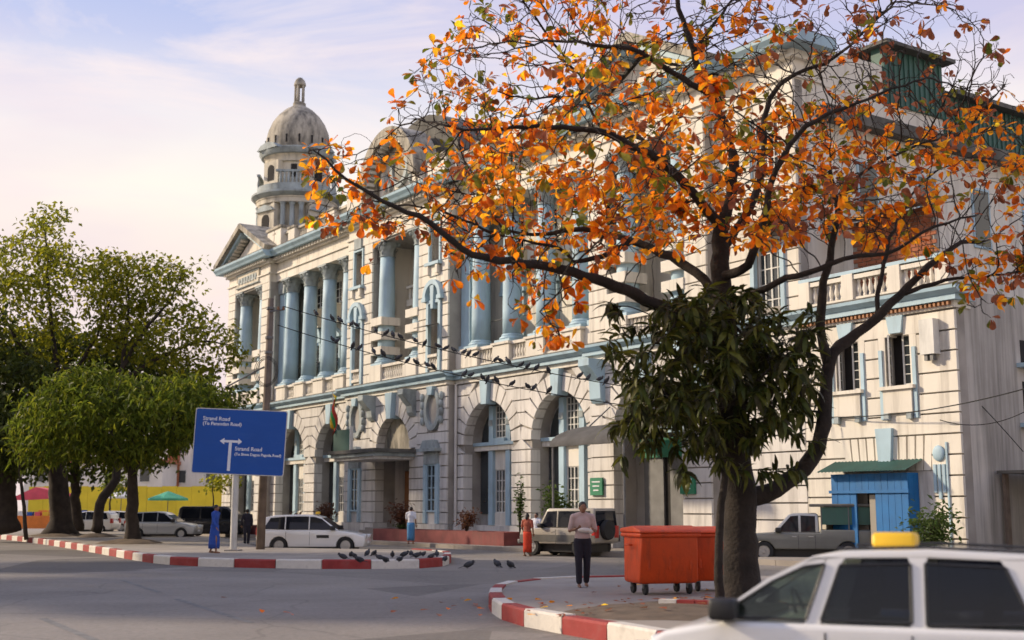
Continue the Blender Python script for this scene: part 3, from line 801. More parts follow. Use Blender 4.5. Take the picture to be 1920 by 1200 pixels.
def small_pier(xc, x0, x1, yf, w):
    """oval niche over a small hooded window in the flanks of the entrance"""
    stones(w, x0, x1, 1.0, STR0 - .16, yf, [rect_hole(xc - .72, xc + .72, .9, 5.1), ell_hole(xc, .86, 7.0, 1.18)], mat=PLO)
    MB().box(xc - .8, xc + .8, yf + .02, yf + .1, .98, 5.1).build('panel', PLO, w)
    n = 24
    ring = [(xc + .84 * math.cos(2 * math.pi * i / n), 7.0 + 1.14 * math.sin(2 * math.pi * i / n)) for i in range(n)]
    inn = [(xc + .56 * math.cos(2 * math.pi * i / n), 7.0 + .84 * math.sin(2 * math.pi * i / n)) for i in range(n)]
    mb = MB()
    for i in range(n):
        j = (i + 1) % n
        mb.prism([ring[i], inn[i], inn[j], ring[j]][::-1], yf - .10, yf + .1)
    ov = mb.build('oval_frame', BWN, B)
    MB().prism([(xc + .56 * math.cos(2 * math.pi * i / n), 7.0 + .84 * math.sin(2 * math.pi * i / n)) for i in range(n)][::-1], yf + .09, yf + .12).build('oval_niche', MAT['grey_wall'], ov)
    for s in (-1, 1):
        for k in range(4):
            MB().ball((xc + s * (.95 + .05 * (k % 2)), yf - .08, 6.4 + k * .42), (.16, .14, .24), 8, 5).build('scroll', BWN, ov, smooth='full')
    MB().prism([(xc - .2, 7.75), (xc + .2, 7.75), (xc + .32, STR0 - .145), (xc - .32, STR0 - .145)], yf - .24, yf + .05).build('keystone', BL, ov)
    # small window with blue hood
    f = grid_window(B, xc, 1.6, 4.1, .95, yf + .0, 2, 4, fmat='blue_paint')
    for s in (-1, 1): MB().box(xc + s * .62 - .14, xc + s * .62 + .14, yf - .12, yf + .08, 1.0, 4.1).build('jamb', BL, f)
    MB().box(xc - .66, xc + .66, yf - .16, yf + .08, 4.102, 4.75).build('carving', BWN, f)
    MB().box(xc - .95, xc + .95, yf - .45, yf + .08, 4.752, 4.92).build('hood_shelf', BWN, f)
    MB().prism([(xc - .85, 4.922), (xc + .85, 4.922), (xc + .55, 5.35), (xc - .55, 5.35)], yf - .3, yf + .08).build('hood_top', BWN, f)

# ---- centre pavilion
x0, x1, yf = SECT['c']
w = arch_wall(AX, AX - 2.95, AX + 2.95, 0, STR0 - .14, 1.97, 5.0, yf + .10, yf + 1.3, B, MAT['joint'])
for s in (-1, 1):
    xa, xb = (x0, AX - 2.951) if s < 0 else (AX + 2.951, x1)
    wp = MB().box(xa, xb, yf + .10, yf + 1.3, 0, STR0 - .14).build('wall', MAT['joint'], B)
    small_pier((xa + xb) / 2, xa, xb, yf, wp); plain_base(xa, xb, yf, wp)
plain_base(AX - 2.95, AX + 2.95, yf, w, [(AX - 1.95, AX + 1.95)])
stones(w, AX - 2.95, AX + 2.95, 1.0, STR0 - .16, yf, [jamb_hole(AX, 1.95, 2.80, 5.0)], mat=PLO)
voussoirs(w, AX, 1.95, 2.82, 5.0, yf, 13, mat=PLO)
keystone(w, AX, 6.75, STR0 - .15, .24, .4, yf, .3)
for s in (-1, 1): corbel(w, AX + s * 2.35, STR0 - .145, yf - .001, .62, 1.45, .85)
# entrance: tympanum, doors, steps, canopy
tym = MB().prism([(AX - 1.96, 4.9)] + [(AX - 1.96 * math.cos(math.pi * i / 14), 5.0 + 1.96 * math.sin(math.pi * i / 14)) for i in range(15)] + [(AX + 1.96, 4.9)], yf + .55, yf + .8)
tym.build('tympanum', MAT['dome_stone'], B)
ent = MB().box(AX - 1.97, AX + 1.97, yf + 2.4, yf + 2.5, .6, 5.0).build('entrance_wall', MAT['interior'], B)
for s in (-1, 1): MB().box(AX + s * 2.07 - .1, AX + s * 2.07 + .1, yf + 1.302, yf + 2.4, 0, 5.0).build('cheek', PLO, ent)
MB().box(AX - 1.9, AX - .75, yf + 1.9, yf + 1.97, .62, 3.9).build('door_leaf', MAT['orange_wood'], ent)
MB().box(AX + .55, AX + 1.6, yf + 2.0, yf + 2.06, .62, 3.9).build('door_leaf', MAT['brown_wood'], ent)
MB().box(AX - .28, AX - .12, yf + 1.85, yf + 2.0, .62, 4.4).build('door_post', MAT['white_wood'], ent)
for k in range(4): MB().box(AX - 2.3, AX + 2.3, yf - 1.5 + k * .36, yf + 1.3, .16 + k * .14 + .001, .16 + (k + 1) * .14).build('step', MAT['concrete'], ent)
can = MB().box(AX - 2.6, AX + 2.6, yf - 2.5, yf + .3, 4.55, 4.75).build('entrance_canopy', MAT['blue_worn'], B)
MB().box(AX - 2.75, AX + 2.75, yf - 2.65, yf + .35, 4.752, 4.95).build('canopy_edge', MAT['roof_dark'], can)
MB().box(AX - 2.45, AX + 2.45, yf - 2.35, yf + .3, 4.40, 4.548).build('canopy_soffit', PLO, can)
sb = MB().box(AX - 2.3, AX - .3, yf - 2.5, yf - 2.36, 4.952, 6.1).build('canopy_board', MAT['green_metal'], can)
MB().box(AX - .28, AX - .18, yf - 2.52, yf - 2.34, 4.953, 6.25).build('board_post', MAT['white_wood'], can)
string_course(x0, x1, yf, 1, 1)
loggia(AX, yf, 2.75, x0, x1)
entablature(x0, x1, yf, 1, 1)
# segmental gable with barrel roof
zc, r1, r0 = COR + .75, 3.35, 2.7
gb = MB(); n = 24
for i in range(n):
    t0, t1 = math.pi * i / n, math.pi * (i + 1) / n
    gb.prism([(AX - r0 * math.cos(t0), zc + r0 * math.sin(t0)), (AX - r0 * math.cos(t1), zc + r0 * math.sin(t1)), (AX - r1 * math.cos(t1), zc + r1 * math.sin(t1)), (AX - r1 * math.cos(t0), zc + r1 * math.sin(t0))], yf - .75, yf + .9)
gab = gb.build('arched_gable', MAT['dome_stone'], B, smooth=True)
mb = MB()
for i in range(22):
    t = math.pi * (i + .5) / 22; rr = r0 - .09
    mb.box(AX - rr * math.cos(t) - .10, AX - rr * math.cos(t) + .10, yf - .55, yf - .1, zc + rr * math.sin(t) - .10, zc + rr * math.sin(t) + .10)
mb.build('dentil_row', PL, gab)['kind'] = 'stuff'
MB().prism([(AX - 3.0, COR + .01)] + [(AX - 3.0 * math.cos(math.pi * i / 20), zc + 3.0 * math.sin(math.pi * i / 20)) for i in range(21)] + [(AX + 3.0, COR + .01)], yf + .35, yf + .8).build('tympanum', PL, gab)
MB().box(AX - 3.5, AX - 2.98, yf - .3, yf + .85, COR + .01, zc - .002).build('gable_pier', PL, gab); MB().box(AX + 2.98, AX + 3.5, yf - .3, yf + .85, COR + .01, zc - .002).build('gable_pier', PL, gab)
ring = MB()
for i in range(20):
    t0, t1 = 2 * math.pi * i / 20, 2 * math.pi * (i + 1) / 20
    ring.prism([(AX + .75 * math.cos(t0), zc + 1.1 + .85 * math.sin(t0)), (AX + 1.05 * math.cos(t0), zc + 1.1 + 1.15 * math.sin(t0)), (AX + 1.05 * math.cos(t1), zc + 1.1 + 1.15 * math.sin(t1)), (AX + .75 * math.cos(t1), zc + 1.1 + .85 * math.sin(t1))], yf + .12, yf + .34)
ring.build('crest_ring', BWN, gab)
MB().prism([(AX + .75 * math.cos(2 * math.pi * i / 16), zc + 1.1 + .85 * math.sin(2 * math.pi * i / 16)) for i in range(16)][::-1], yf + .25, yf + .345).build('crest_face', MAT['dome_stone'], gab)
for s in (-1, 1):
    for k in range(5): MB().ball((AX + s * (1.2 + .22 * k), yf + .28, zc + .2 + .30 * (k % 3)), (.2, .14, .28), 8, 5).build('scroll', BWN, gab, smooth='full')
    MB().box(AX + s * 1.9 - .18, AX + s * 1.9 + .18, yf + .1, yf + .345, COR + .02, zc + 1.2).build('pilaster_strip', PL, gab)
    pp = MB().box(AX + s * 4.9 - .95, AX + s * 4.9 + .95, yf - .2, yf + .8, COR + .005, COR + 1.2).build('parapet_pier', PL, B)
    MB().box(AX + s * 4.9 - 1.02, AX + s * 4.9 + 1.02, yf - .28, yf + .88, COR + 1.202, COR + 1.36).build('coping', MAT['dome_stone'], pp)
# barrel roof behind, a taller curved mansard
rf = MB(); prof = [(4.6, 0), (4.5, 1.6), (4.1, 2.9), (3.3, 3.9), (2.2, 4.6), (1.0, 4.95), (0, 5.05)]
pts = [(-a, b) for a, b in prof] + [(a, b) for a, b in prof[::-1][1:]]
rf.prism([(AX + a, COR + .1 + b) for a, b in pts][::-1], yf + 1.6, yf + 9).build('mansard_roof', MAT['roof_dark'], B, smooth=True)
for s in (-1, 1):
    dm = MB().box(AX + s * 4.7 - .7, AX + s * 4.7 + .7, yf + 3.0, yf + 4.6, COR + .1, COR + 2.6).build('dormer', PL, B)
    MB().box(AX + s * 4.7 - .8, AX + s * 4.7 + .8, yf + 2.9, yf + 4.7, COR + 2.602, COR + 2.76).build('dormer_roof', BWN, dm)

# ---- end pavilions
def pavilion(key, left):
    x0, x1, yf = SECT[key]; c = (x0 + x1) / 2
    a, zs, R2 = 2.15, 5.0, 3.0
    w = arch_wall(c, x0, x1, 0, STR0 - .14, a + .02, zs, yf + .10, yf + 1.3, B, MAT['joint'])
    plain_base(x0, x1, yf, w, [(c - a, c + a)])
    stones(w, x0, x1, 1.0, STR0 - .16, yf, [jamb_hole(c, a, R2, zs)], mat=PLO)
    voussoirs(w, c, a, R2 + .02, zs, yf, 13, mat=PLO)
    keystone(w, c, zs + a - .22, STR0 - .15, .24, .36, yf)
    for s in (-1, 1): corbel(w, c + s * 3.05, STR0 - .145, yf - .001, .75, 1.9, .9, BL)
    string_course(x0, x1, yf, 1, 1)
    loggia(c, yf, 2.5, x0, x1)
    entablature(x0, x1, yf, 1, 1)
    # pediment
    zb = COR + .004; hw = (x1 - x0) / 2 + .9; hp = 2.35
    t = MB().prism([(c - hw + 1.2, zb), (c + hw - 1.2, zb), (c, zb + hp - .75)], yf + .1, yf + 1.2).build('pediment', PL, B)
    for s in (-1, 1):
        ang = math.atan2(hp, hw); L = math.hypot(hp, hw)
        mbx = MB().box(-.08, L, yf - .9, yf + 5.5, -.16, .2); mb2 = MB().box(-.08, L - .5, yf - .6, yf + .2, -.40, -.162)
        n = int(L / .42)
        dt = MB()
        for i in range(1, n - 1): dt.box(i * .42 - .11, i * .42 + .11, yf - .42, yf + .1, -.56, -.402)
        M = Matrix.Translation((c + s * hw, 0, zb + .10)) @ (Matrix.Rotation(-ang, 4, 'Y') if s < 0 else Matrix.Scale(-1, 4, (1, 0, 0)) @ Matrix.Rotation(-ang, 4, 'Y'))
        for m_, nm, mt in ((mbx, 'raking_cornice', MAT['dome_stone']), (mb2, 'raking_mould', BL), (dt, 'dentil_row', PL)):
            m_.xf(M)
            if s > 0: m_.f = [f[::-1] for f in m_.f]
            oo = m_.build(nm, mt, t)
            if nm == 'dentil_row': oo['kind'] = 'stuff'
    return c, yf
cl, yl = pavilion('pl', True)
arch_infill(cl, 2.15, 5.0, yl + 1.0)
# name plaque of the left pavilion: raised worn letters in a moulded frame
pq = MB().box(cl - 2.0, cl + 2.0, yl - .10, yl + .03, COLZ1 + .30, COLZ1 + 1.16).build('plaque', MAT['tower_wall'], B)
for zz in (COLZ1 + .24, COLZ1 + 1.161): MB().box(cl - 2.1, cl + 2.1, yl - .16, yl + .02, zz, zz + .06).build('plaque_frame', BWN, pq)
for k in range(7):
    cx = cl - 1.5 + k * .5
    if k in (0, 6): MB().ball((cx, yl - .12, COLZ1 + .73), (.2, .06, .26), 8, 5).build('rosette', BWN, pq)
    else: MB().box(cx - .16, cx + .16, yl - .15, yl - .098, COLZ1 + .5, COLZ1 + .96).build('raised_letter', BWN, pq)
cr_, yr = pavilion('pr', False)
# right pavilion doorway
dr = MB().prism(arch_poly(cr_, 2.2, .17, 5.0)[::-1], yr + 1.25, yr + 1.29).build('doorway', MAT['grey_wall'], B)
MB().box(cr_ - 2.14, cr_ + 2.14, yr + .7, yr + 1.2, 4.9, 5.15).build('transom', BL, dr)
MB().box(cr_ - 1.35, cr_ - .12, yr + 1.0, yr + 1.1, .2, 3.9).build('door_leaf', MAT['grey_metal'], dr)
MB().box(cr_ + .30, cr_ + 1.4, yr + 1.0, yr + 1.1, .2, 3.9).build('door_leaf', MAT['grey_metal'], dr)
MB().box(cr_ - .12, cr_ + .3, yr + 1.12, yr + 1.16, .2, 3.9).build('door_gap', MAT['interior'], dr)
MB().box(cr_ - 1.5, cr_ + 1.5, yr + .9, yr + 1.2, 3.902, 4.7).build('overdoor_board', MAT['green_sign'], dr)
for k, uu in enumerate((11.95, 17.75)):
    gs = MB().box(uu - .42, uu + .42, yr - .12, yr - .03, 2.35, 3.1)
    g = gs.build('notice_board', MAT['green_sign'])
    g.location = B.location; g.rotation_euler = B.rotation_euler
    tag(g, ['green notice board left of the dark doorway, beside the grey awning', 'green notice board right of the dark doorway, by the tree trunk'][k], 'sign', 'green boards beside the doorway')
    for j in range(3):
        MB().box(uu - .28 + .05 * j, uu + .28 - .05 * j, yr - .128, yr - .122, 2.90 - j * .18, 2.95 - j * .18).build('text_line', MAT['sign_white'], g)
# curved awning over that doorway
aw = MB(); n = 10; pr = []
for i in range(n + 1):
    t = i / n * math.pi / 2
    pr.append((yr - 3.2 * math.sin(t), 4.35 + .95 * math.cos(t)))
aw.prism_x(pr + [(y, z - .05) for y, z in pr[::-1]], cr_ - 2.4, cr_ + 2.4).build('door_awning', MAT['awning_grey'], B, smooth=True)
for s in (-1, 1):
    MB().tube([(cr_ + s * 2.3, yr - 3.1, 4.3), (cr_ + s * 2.3, yr - 3.1, .16)], .05, 8).build('awning_post', MAT['grey_metal'], B)
MB().tube([(cr_ - 2.3, yr - 1.6, 4.9), (cr_ - 2.3, yr - .05, 6.1)], .03, 6).build('awning_stay', MAT['grey_metal'], B)

# ---- tower on the left corner
TX, TY = -30.3, 3.9
tw = MB().lathe([(2.95, COR + .05), (2.95, COR + 2.0), (2.48, COR + 2.05), (2.48, 24.1)], 24, TX, TY).build('tower', MAT['tower_wall'], B, smooth=True)
TS = .90
def tpart(prof, name, mat, n=24, smooth=True): return MB().lathe([(r_ * TS, z_) for r_, z_ in prof], n, TX, TY).build(name, mat, tw, smooth=smooth)
tpart([(3.0, 24.1), (3.35, 24.15), (3.35, 24.45), (3.42, 24.5), (3.42, 24.6)], 'tower_frieze', MAT['tower_wall'])
tpart([(3.3, 24.6), (3.50, 24.62), (3.80, 24.85), (3.80, 25.0), (3.35, 25.1), (3.35, 25.6), (2.6, 25.65)], 'tower_cornice', BWN)
tpart([(2.45, 25.6), (2.45, 27.55)], 'tower_drum', MAT['tower_wall'])
tpart([(2.5, 27.4), (2.65, 27.45), (2.7, 27.8), (2.85, 27.98)], 'tower_frieze', MAT['tower_wall'])
tpart([(2.8, 27.98), (3.05, 28.0), (3.25, 28.3), (3.25, 28.42), (2.7, 28.6)], 'tower_cornice', BWN)
dm = tpart([(2.72, 28.5), (2.74, 28.9), (2.70, 29.5), (2.54, 30.2), (2.22, 30.9), (1.76, 31.5), (1.18, 32.0), (.64, 32.3), (.52, 32.45)], 'dome', MAT['dome_stone'], 32)
tpart([(.55, 32.4), (.55, 32.6), (.42, 32.7)], 'lantern_base', MAT['dome_stone'], 12)
for k in range(5):
    a = 2 * math.pi * k / 5 + .4
    MB().lathe([(.10, 32.68), (.09, 34.0)], 8, TX + .33 * math.cos(a), TY + .33 * math.sin(a)).build('lantern_column', MAT['dome_stone'], tw)
tpart([(.45, 33.98), (.52, 34.05), (.50, 34.2), (.40, 34.45), (.2, 34.65), (.02, 34.72)], 'lantern_cap', MAT['dome_stone'], 12)
for k in range(16):
    a = 2 * math.pi * k / 16
    MB().box(-.06, .06, -.05, .05, 0, .62).build('dome_vent', MAT['interior'], tw, loc=(TX + 2.45 * math.cos(a), TY + 2.45 * math.sin(a), 28.85), rot=(0, 0, a + math.pi / 2))
ca0 = math.atan2(-1, .25)
for k in range(8):
    a = ca0 + k * math.pi / 4
    # projecting bays with arched window between coupled columns below, window above
    def loc(r, t):
        r *= TS; t *= TS
        return (TX + r * math.cos(a) - t * math.sin(a), TY + r * math.sin(a) + t * math.cos(a), 0)
    rz = a + math.pi / 2
    if k % 2 == 0:
        bay = MB().box(-1.0, 1.0, -.25, .5, COR + 2.0, 24.1).build('tower_bay', MAT['tower_wall'], tw, loc=loc(2.9, 0), rot=(0, 0, rz))
        MB().prism(arch_poly(0, .42, 21.6, 22.9, 8)[::-1], -.27, -.2).build('tower_window', MAT['interior'], tw, loc=loc(2.92, 0), rot=(0, 0, rz))
        hp_ = [(-1.05, 23.55), (1.05, 23.55), (.7, 23.85), (0, 24.05), (-.7, 23.85)]
        MB().prism(hp_, -.42, -.1).build('tower_hood', BWN, tw, loc=loc(2.9, 0), rot=(0, 0, rz))
        MB().box(-.85, .85, -.15, .5, 25.6, 27.5).build('tower_bay', MAT['tower_wall'], tw, loc=loc(2.6, 0), rot=(0, 0, rz))
        MB().prism(arch_poly(0, .36, 26.0, 26.85, 6)[::-1], -.17, -.1).build('tower_window', MAT['interior'], tw, loc=loc(2.62, 0), rot=(0, 0, rz))
        MB().prism([(-1.2, 28.35), (1.2, 28.35), (.75, 28.72), (0, 28.9), (-.75, 28.72)], -.3, .5).build('tower_hood', BWN, tw, loc=loc(2.95, 0), rot=(0, 0, rz))
    else:
        for t in (-.75, 0, .75):
            MB().lathe([(.20, COR + 2.02), (.20, 22.0), (.17, 23.9), (.26, 24.12)], 10).build('tower_column', MAT['blue_worn'], tw, loc=loc(3.05, t))
        for i in range(7):
            MB().lathe([(.07, 25.6), (.11, 25.9), (.05, 26.3), (.08, 26.45)], 6).build('tower_baluster', BWN, tw, loc=loc(3.1, -1.0 + i * .33))
        MB().box(-1.25, 1.25, -.12, .12, 26.45, 26.6).build('tower_rail', BWN, tw, loc=loc(3.05, 0), rot=(0, 0, rz))
        MB().box(-.22, .22, -.06, .1, 26.2, 27.2).build('tower_window', MAT['interior'], tw, loc=loc(2.46, 0), rot=(0, 0, rz))
# balcony parapet piers in front of the tower
for uu in (-24.9, -23.7):
    pp = MB().box(uu - .55, uu + .55, -.4, .7, COR + .05, COR + 1.5).build('parapet_pier', PL, B)
    MB().box(uu - .66, uu + .66, -.5, .8, COR + 1.502, COR + 1.68).build('coping', MAT['dome_stone'], pp)

# ---- right end block, annex and rear wing
ex0, ex1 = SECT['pr'][1], 23.4
w = wall_holes(MB(), ex0, ex1, STR1 + .002, COLZ1 + .5, [(21.2, 22.5, 9.3, 12.0), (21.2, 22.5, 14.6, 16.6)], .1, .5).build('upper_wall', MAT['joint'], B)
stones(w, ex0, ex1, STR1 + .02, COLZ1, 0, [rect_hole(21.0, 22.7, 8.9, 12.3), rect_hole(21.05, 22.65, 14.4, 16.8)], ch=.60, depth=.3)
grid_window(B, 21.85, 9.0, 12.0, 1.3, .22, 4, 5); grid_window(B, 21.85, 14.6, 16.6, 1.3, .22, 4, 4)
MB().box(20.98, 21.18, -.1, .3, 8.95, 12.3).build('window_surround', BL, B); MB().box(22.52, 22.72, -.1, .3, 8.95, 12.3).build('window_surround', BL, B)
MB().add([(20.6, 0, 12.75), (23.2, 0, 12.75), (23.3, -1.1, 12.3), (20.5, -1.1, 12.3), (20.6, 0, 12.67), (23.2, 0, 12.67), (23.3, -1.1, 12.22), (20.5, -1.1, 12.22)],
         [(0, 3, 2, 1), (4, 5, 6, 7), (0, 1, 5, 4), (1, 2, 6, 5), (2, 3, 7, 6), (3, 0, 4, 7)]).build('window_canopy', MAT['brown_wood'], B)
MB().box(20.6, 21.1, .05, .45, 12.4, 17.3).build('pilaster', BL, B)
string_course(ex0, ex1, 0); entablature(ex0, ex1, 0, 0, 1)
stones(B, ex0, ex1, .16, STR0 - .16, 0, [], mat=PLO, depth=.2)
MB().box(ex0, ex1, .2, .6, 0, STR0).build('wall', MAT['joint'], B)
# end wall and rear wing seen above the annex
MB().box(ex1 - .4, ex1 - .01, .5, 26, STR1, COLZ1 + .5).build('end_wall', PL, B)
MB().box(ex1 - .5, ex1 + .06, 5.2, 9.0, COLZ1 + .502, 20.2).build('attic_wall', MAT['green_metal'], B)
MB().box(ex1 - .5, ex1 + .02, 1.6, 5.198, COLZ1 + .502, 19.4).build('attic_wall', PL, B)
MB().box(ex1 - .5, ex1 + .06, 9.002, 26, COLZ1 - .4, 18.9).build('attic_wall', MAT['green_metal'], B)
for i in range(int(24.2 / .32)):
    y = 1.7 + i * .32
    if y < 5.2: continue
    MB().box(ex1 + .061, ex1 + .11, y, y + .13, COLZ1 + .51 if y < 9 else COLZ1 - .39, 20.18 if y < 8.9 else 18.88).build('cladding_rib', MAT['green_metal'], B)
MB().box(ex1 - 6, ex1 + .55, 4.9, 9.3, 20.202, 20.35).build('attic_roof', MAT['roof_dark'], B)
MB().box(ex1 - 6, ex1 + .55, 9.302, 26.5, 18.902, 19.1).build('attic_roof', MAT['roof_dark'], B)
MB().box(ex1 - .45, ex1 + .6, 1.2, 26, COLZ1 - .62 - .3, COLZ1 - .42).build('side_eave', MAT['roof_dark'], B)
for k in range(5):
    yy = 4 + k * 3.6
    grid = None
    fo = MB().box(ex1 - .008, ex1 + .06, yy - .6, yy + .6, 12.6, 15.2).build('window', MAT['blue_paint'], B)
    MB().box(ex1 + .061, ex1 + .075, yy - .5, yy + .5, 12.7, 15.1).build('pane', MAT['glass'], fo)
# roof mass so that nothing is open from above
MB().box(AX - 25, ex1 - .6, 1.6, 16, COR - .3, COR + .06).build('flat_roof', MAT['roof_dark'], B)
MB().box(AX - 25.6, ex1 - .42, 16, 16.4, 0, COR).build('back_wall', PLO, B)
MB().box(AX - 25.6, AX - 25.2, .8, 16, 0, COR - .3).build('end_wall', PL, B)

# drain pipes
for uu, yy in ((-.7 - .12, -.62 + .55), (-24.5, -.08)):
    dp = MB().tube([(uu, -.12, COLZ1 - 1), (uu, -.12, 9.1)], .07, 8).build('drain_pipe', PL, B)
MB().tube([(-.45, -.12, 8.2), (-.45, -.12, .3)], .07, 8).build('drain_pipe', PLO, B)

# ---- the annex: two storey rusticated block
A = empty('annex_building', (BX, BY, 0), BA, 'white rusticated two storey annex with plain stained side wall right of the tree', 'building')
a0, a1 = 23.42, 29.9
W1, W2 = 25.45, 27.6
aw_ = wall_holes(MB(), a0, a1, 0, STR0 - .14, [(W1 - .5, W1 + .5, 5.85, 7.6), (W2 - .5, W2 + .5, 5.85, 7.6)], .10, .5).build('wall', MAT['joint'], A)
hs = []
for wc in (W1, W2): hs += [rect_hole(wc - .78, wc + .78, 5.0, 7.7), lambda z, wc=wc: (wc - .22 - (z - 7.6) * .14, wc + .22 + (z - 7.6) * .14) if 7.7 <= z < 8.3 else None]
hs.append(rect_hole(25.2, 28.75, -.1, 4.2))
stones(aw_, a0, a1, .20, STR0 - .16, 0, hs, ch=.66, mat=PL, depth=.35)
for k, wc in enumerate((W1, W2)):
    MB().box(wc - .78, wc - .5, .0, .4, 5.62, 7.7).build('jamb', PL, aw_); MB().box(wc + .5, wc + .78, .0, .4, 5.62, 7.7).build('jamb', PL, aw_)
    MB().box(wc - .5, wc + .5, .02, .4, 7.602, 7.72).build('lintel', PL, aw_)
    for s in (-1, 1): MB().box(wc + s * .68 - .07, wc + s * .68 + .07, -.06, -.002, 4.75, 7.1).build('blue_strip', BL, aw_)
    keystone(aw_, wc, 7.62, STR0 - .15, .24, .34, 0, .1)
    f = MB().box(wc - .5, wc + .5, .46, .5, 5.85, 7.6).build('window', MAT['interior'], A)
    # casement leaves, the right one standing open
    for s in (-1, 1):
        lf = MB().box(0, .46, -.03, .03, 0, .07).box(0, .46, -.03, .03, 1.66, 1.73).box(0, .06, -.03, .03, .07, 1.66).box(.40, .46, -.03, .03, .07, 1.66)
        for j in range(1, 5): lf.box(.06, .40, -.02, .02, .07 + j * .318 - .014, .07 + j * .318 + .014)
        lf.box(.06, .40, -.004, .004, .07, 1.66, 1)
        ang = 0 if s < 0 else R(196)
        if s < 0: lo, rt = (wc - .49, .3, 5.86), (0, 0, R(-62))
        else: lo, rt = (wc + .49, .3, 5.86), (0, 0, R(180 + 6))
        lf.build('casement', [MAT['white_wood'], MAT['glass']], f, loc=lo, rot=rt)
    sl = MB().box(wc - .72, wc + .72, -.22, .4, 5.62 + .1, 5.84).build('sill', PL, aw_)
    MB().box(wc - .58, wc + .58, -.12, .1, 4.95, 5.718).build('sill_panel', PL, sl)
    for s in (-1, 1): MB().box(wc + s * .46 - .1, wc + s * .46 + .1, -.16, .1, 4.72, 4.948).build('bracket', BWN, sl)
    MB().box(wc - .78, wc + .78, .015, .35, 4.95 - .3, 5.62).build('panel', PL, aw_)
# flat arch over the blue enclosure
MB().box(25.2, 28.75, .05, .3, 0, 3.0).build('panel', PLO, aw_)
for k in range(11):
    if k == 5: continue
    t = (k - 5) / 5
    xc = 26.97 + t * 1.6
    MB().prism([(xc - .135 + t * .0, 3.02), (xc + .135, 3.02), (xc + .135 + t * .10, 4.15), (xc - .135 + t * .10, 4.15)], 0, .3).build('voussoir', PL, aw_)
keystone(aw_, 26.97, 3.0, 4.45, .22, .34, 0, .14)
# blue relief ornament beside it
orn = MB().ball((29.05, -.03, 3.55), (.24, .08, .26), 12, 6).build('ornament', BL, aw_, smooth='full')
for j in range(3): MB().box(28.83 + j * .17, 28.93 + j * .17, -.06, -.003, 2.1 + .2 * (j != 1), 3.2).build('ornament_bar', BL, orn)
MB().box(29.32, 29.38, -.05, -.002, .4, 3.9).build('blue_strip', BL, aw_)
# cornice and balustrade of the annex
cs = MB().box(a0, a1 + .05, -.06, .8, STR0 - .14, STR0 + .08).build('cornice', PL, A)
mb = MB()
for i in range(38): mb.box(a0 + .05 + i * .17, a0 + .13 + i * .17, -.2, -.06, STR0 - .06, STR0 + .06)
mb.build('dentil_row', MAT['orange_wood'], cs)['kind'] = 'stuff'
MB().box(a0, a1 + .25, -.26, .8, STR0 + .082, STR0 + .26).build('moulding', BL, cs)
MB().prism_x([(.8, STR0 + .262), (-.30, STR0 + .262), (-.5, STR0 + .40), (-.52, STR1 - .06), (.8, STR1 - .06)], a0, a1 + .45).build('moulding', BL, cs)
MB().box(a0, a1 + .45, -.50, .8, STR1 - .058, STR1).build('ledge_top', MAT['ledge_dirt'], cs)
for x in (23.7, 25.7, 27.7, 29.6):
    pp = MB().box(x - .25, x + .25, -.15, .25, STR1 + .003, STR1 + 1.0).build('parapet_pier', PL, A)
for x in (23.95, 25.95, 27.95): balustrade(A, x + .002, x + 1.498, .05, STR1 + .004, STR1 + .95, mat=PL)
MB().box(23.45, 29.85, -.14, .26, STR1 + 1.002, STR1 + 1.12).build('coping', BL, A)
# side wall
MB().box(a1 - .4, a1 - .004, .36, 14, 0, STR1 - .1).build('side_wall', MAT['side_wall'], A)
MB().box(a0, a1 - .4, 13.6, 14, 0, STR1 - .1).build('back_wall', PLO, A)
MB().box(a0, a1 - .42, .8, 13.6, STR0 + .1, STR0 + .3).build('flat_roof', MAT['roof_dark'], A)
for z0, z1 in ((4.6, 6.0), (6.6, 7.4)):
    MB().box(a1 - .02, a1 + .30, 3.2, 5.2, z0 - .14, z0).build('sill', BL, A)
    MB().box(a1 - .006, a1 + .004, 3.45, 4.9, z0 + .02, z1).build('window', MAT['interior'], A)
# brick infill set back on the terrace: each brick course pieces
bkw = MB().box(24.0, 27.6, 2.3, 2.6, STR1 - .2, 12.4).build('brick_wall', MAT['joint'], A)
bm = MB().box(0, .40, 0, .06, 0, .13).mesh('brick', MAT['brick'])
for j in range(16):
    for i in range(8):
        inst('brick', bm, bkw, (24.02 + i * .44 + (.2 if j % 2 else 0), 2.26, STR1 + 1.0 + j * .155))
MB().add([(23.5, 2.8, 12.7), (28.2, 2.8, 12.7), (28.2, 1.2, 12.35), (23.5, 1.2, 12.35), (23.5, 2.8, 12.6), (28.2, 2.8, 12.6), (28.2, 1.2, 12.25), (23.5, 1.2, 12.25)],
         [(0, 3, 2, 1), (4, 5, 6, 7), (0, 1, 5, 4), (1, 2, 6, 5), (2, 3, 7, 6), (3, 0, 4, 7)]).build('terrace_roof', MAT['brown_wood'], A)
# meter box and cables on the annex
mbx = MB().box(28.75, 29.3, -.32, -.002, 6.75, 7.9).build('meter_box', MAT['white_wood']); mbx.location = B.location; mbx.rotation_euler = B.rotation_euler
tag(mbx, 'white box fixed high on the annex wall near its corner', 'box')
for j in (0, 1): MB().box(28.86 + .22 * j, 28.98 + .22 * j, -.26, -.08, 6.55, 6.748).build('cable_gland', MAT['grey_metal'], mbx)

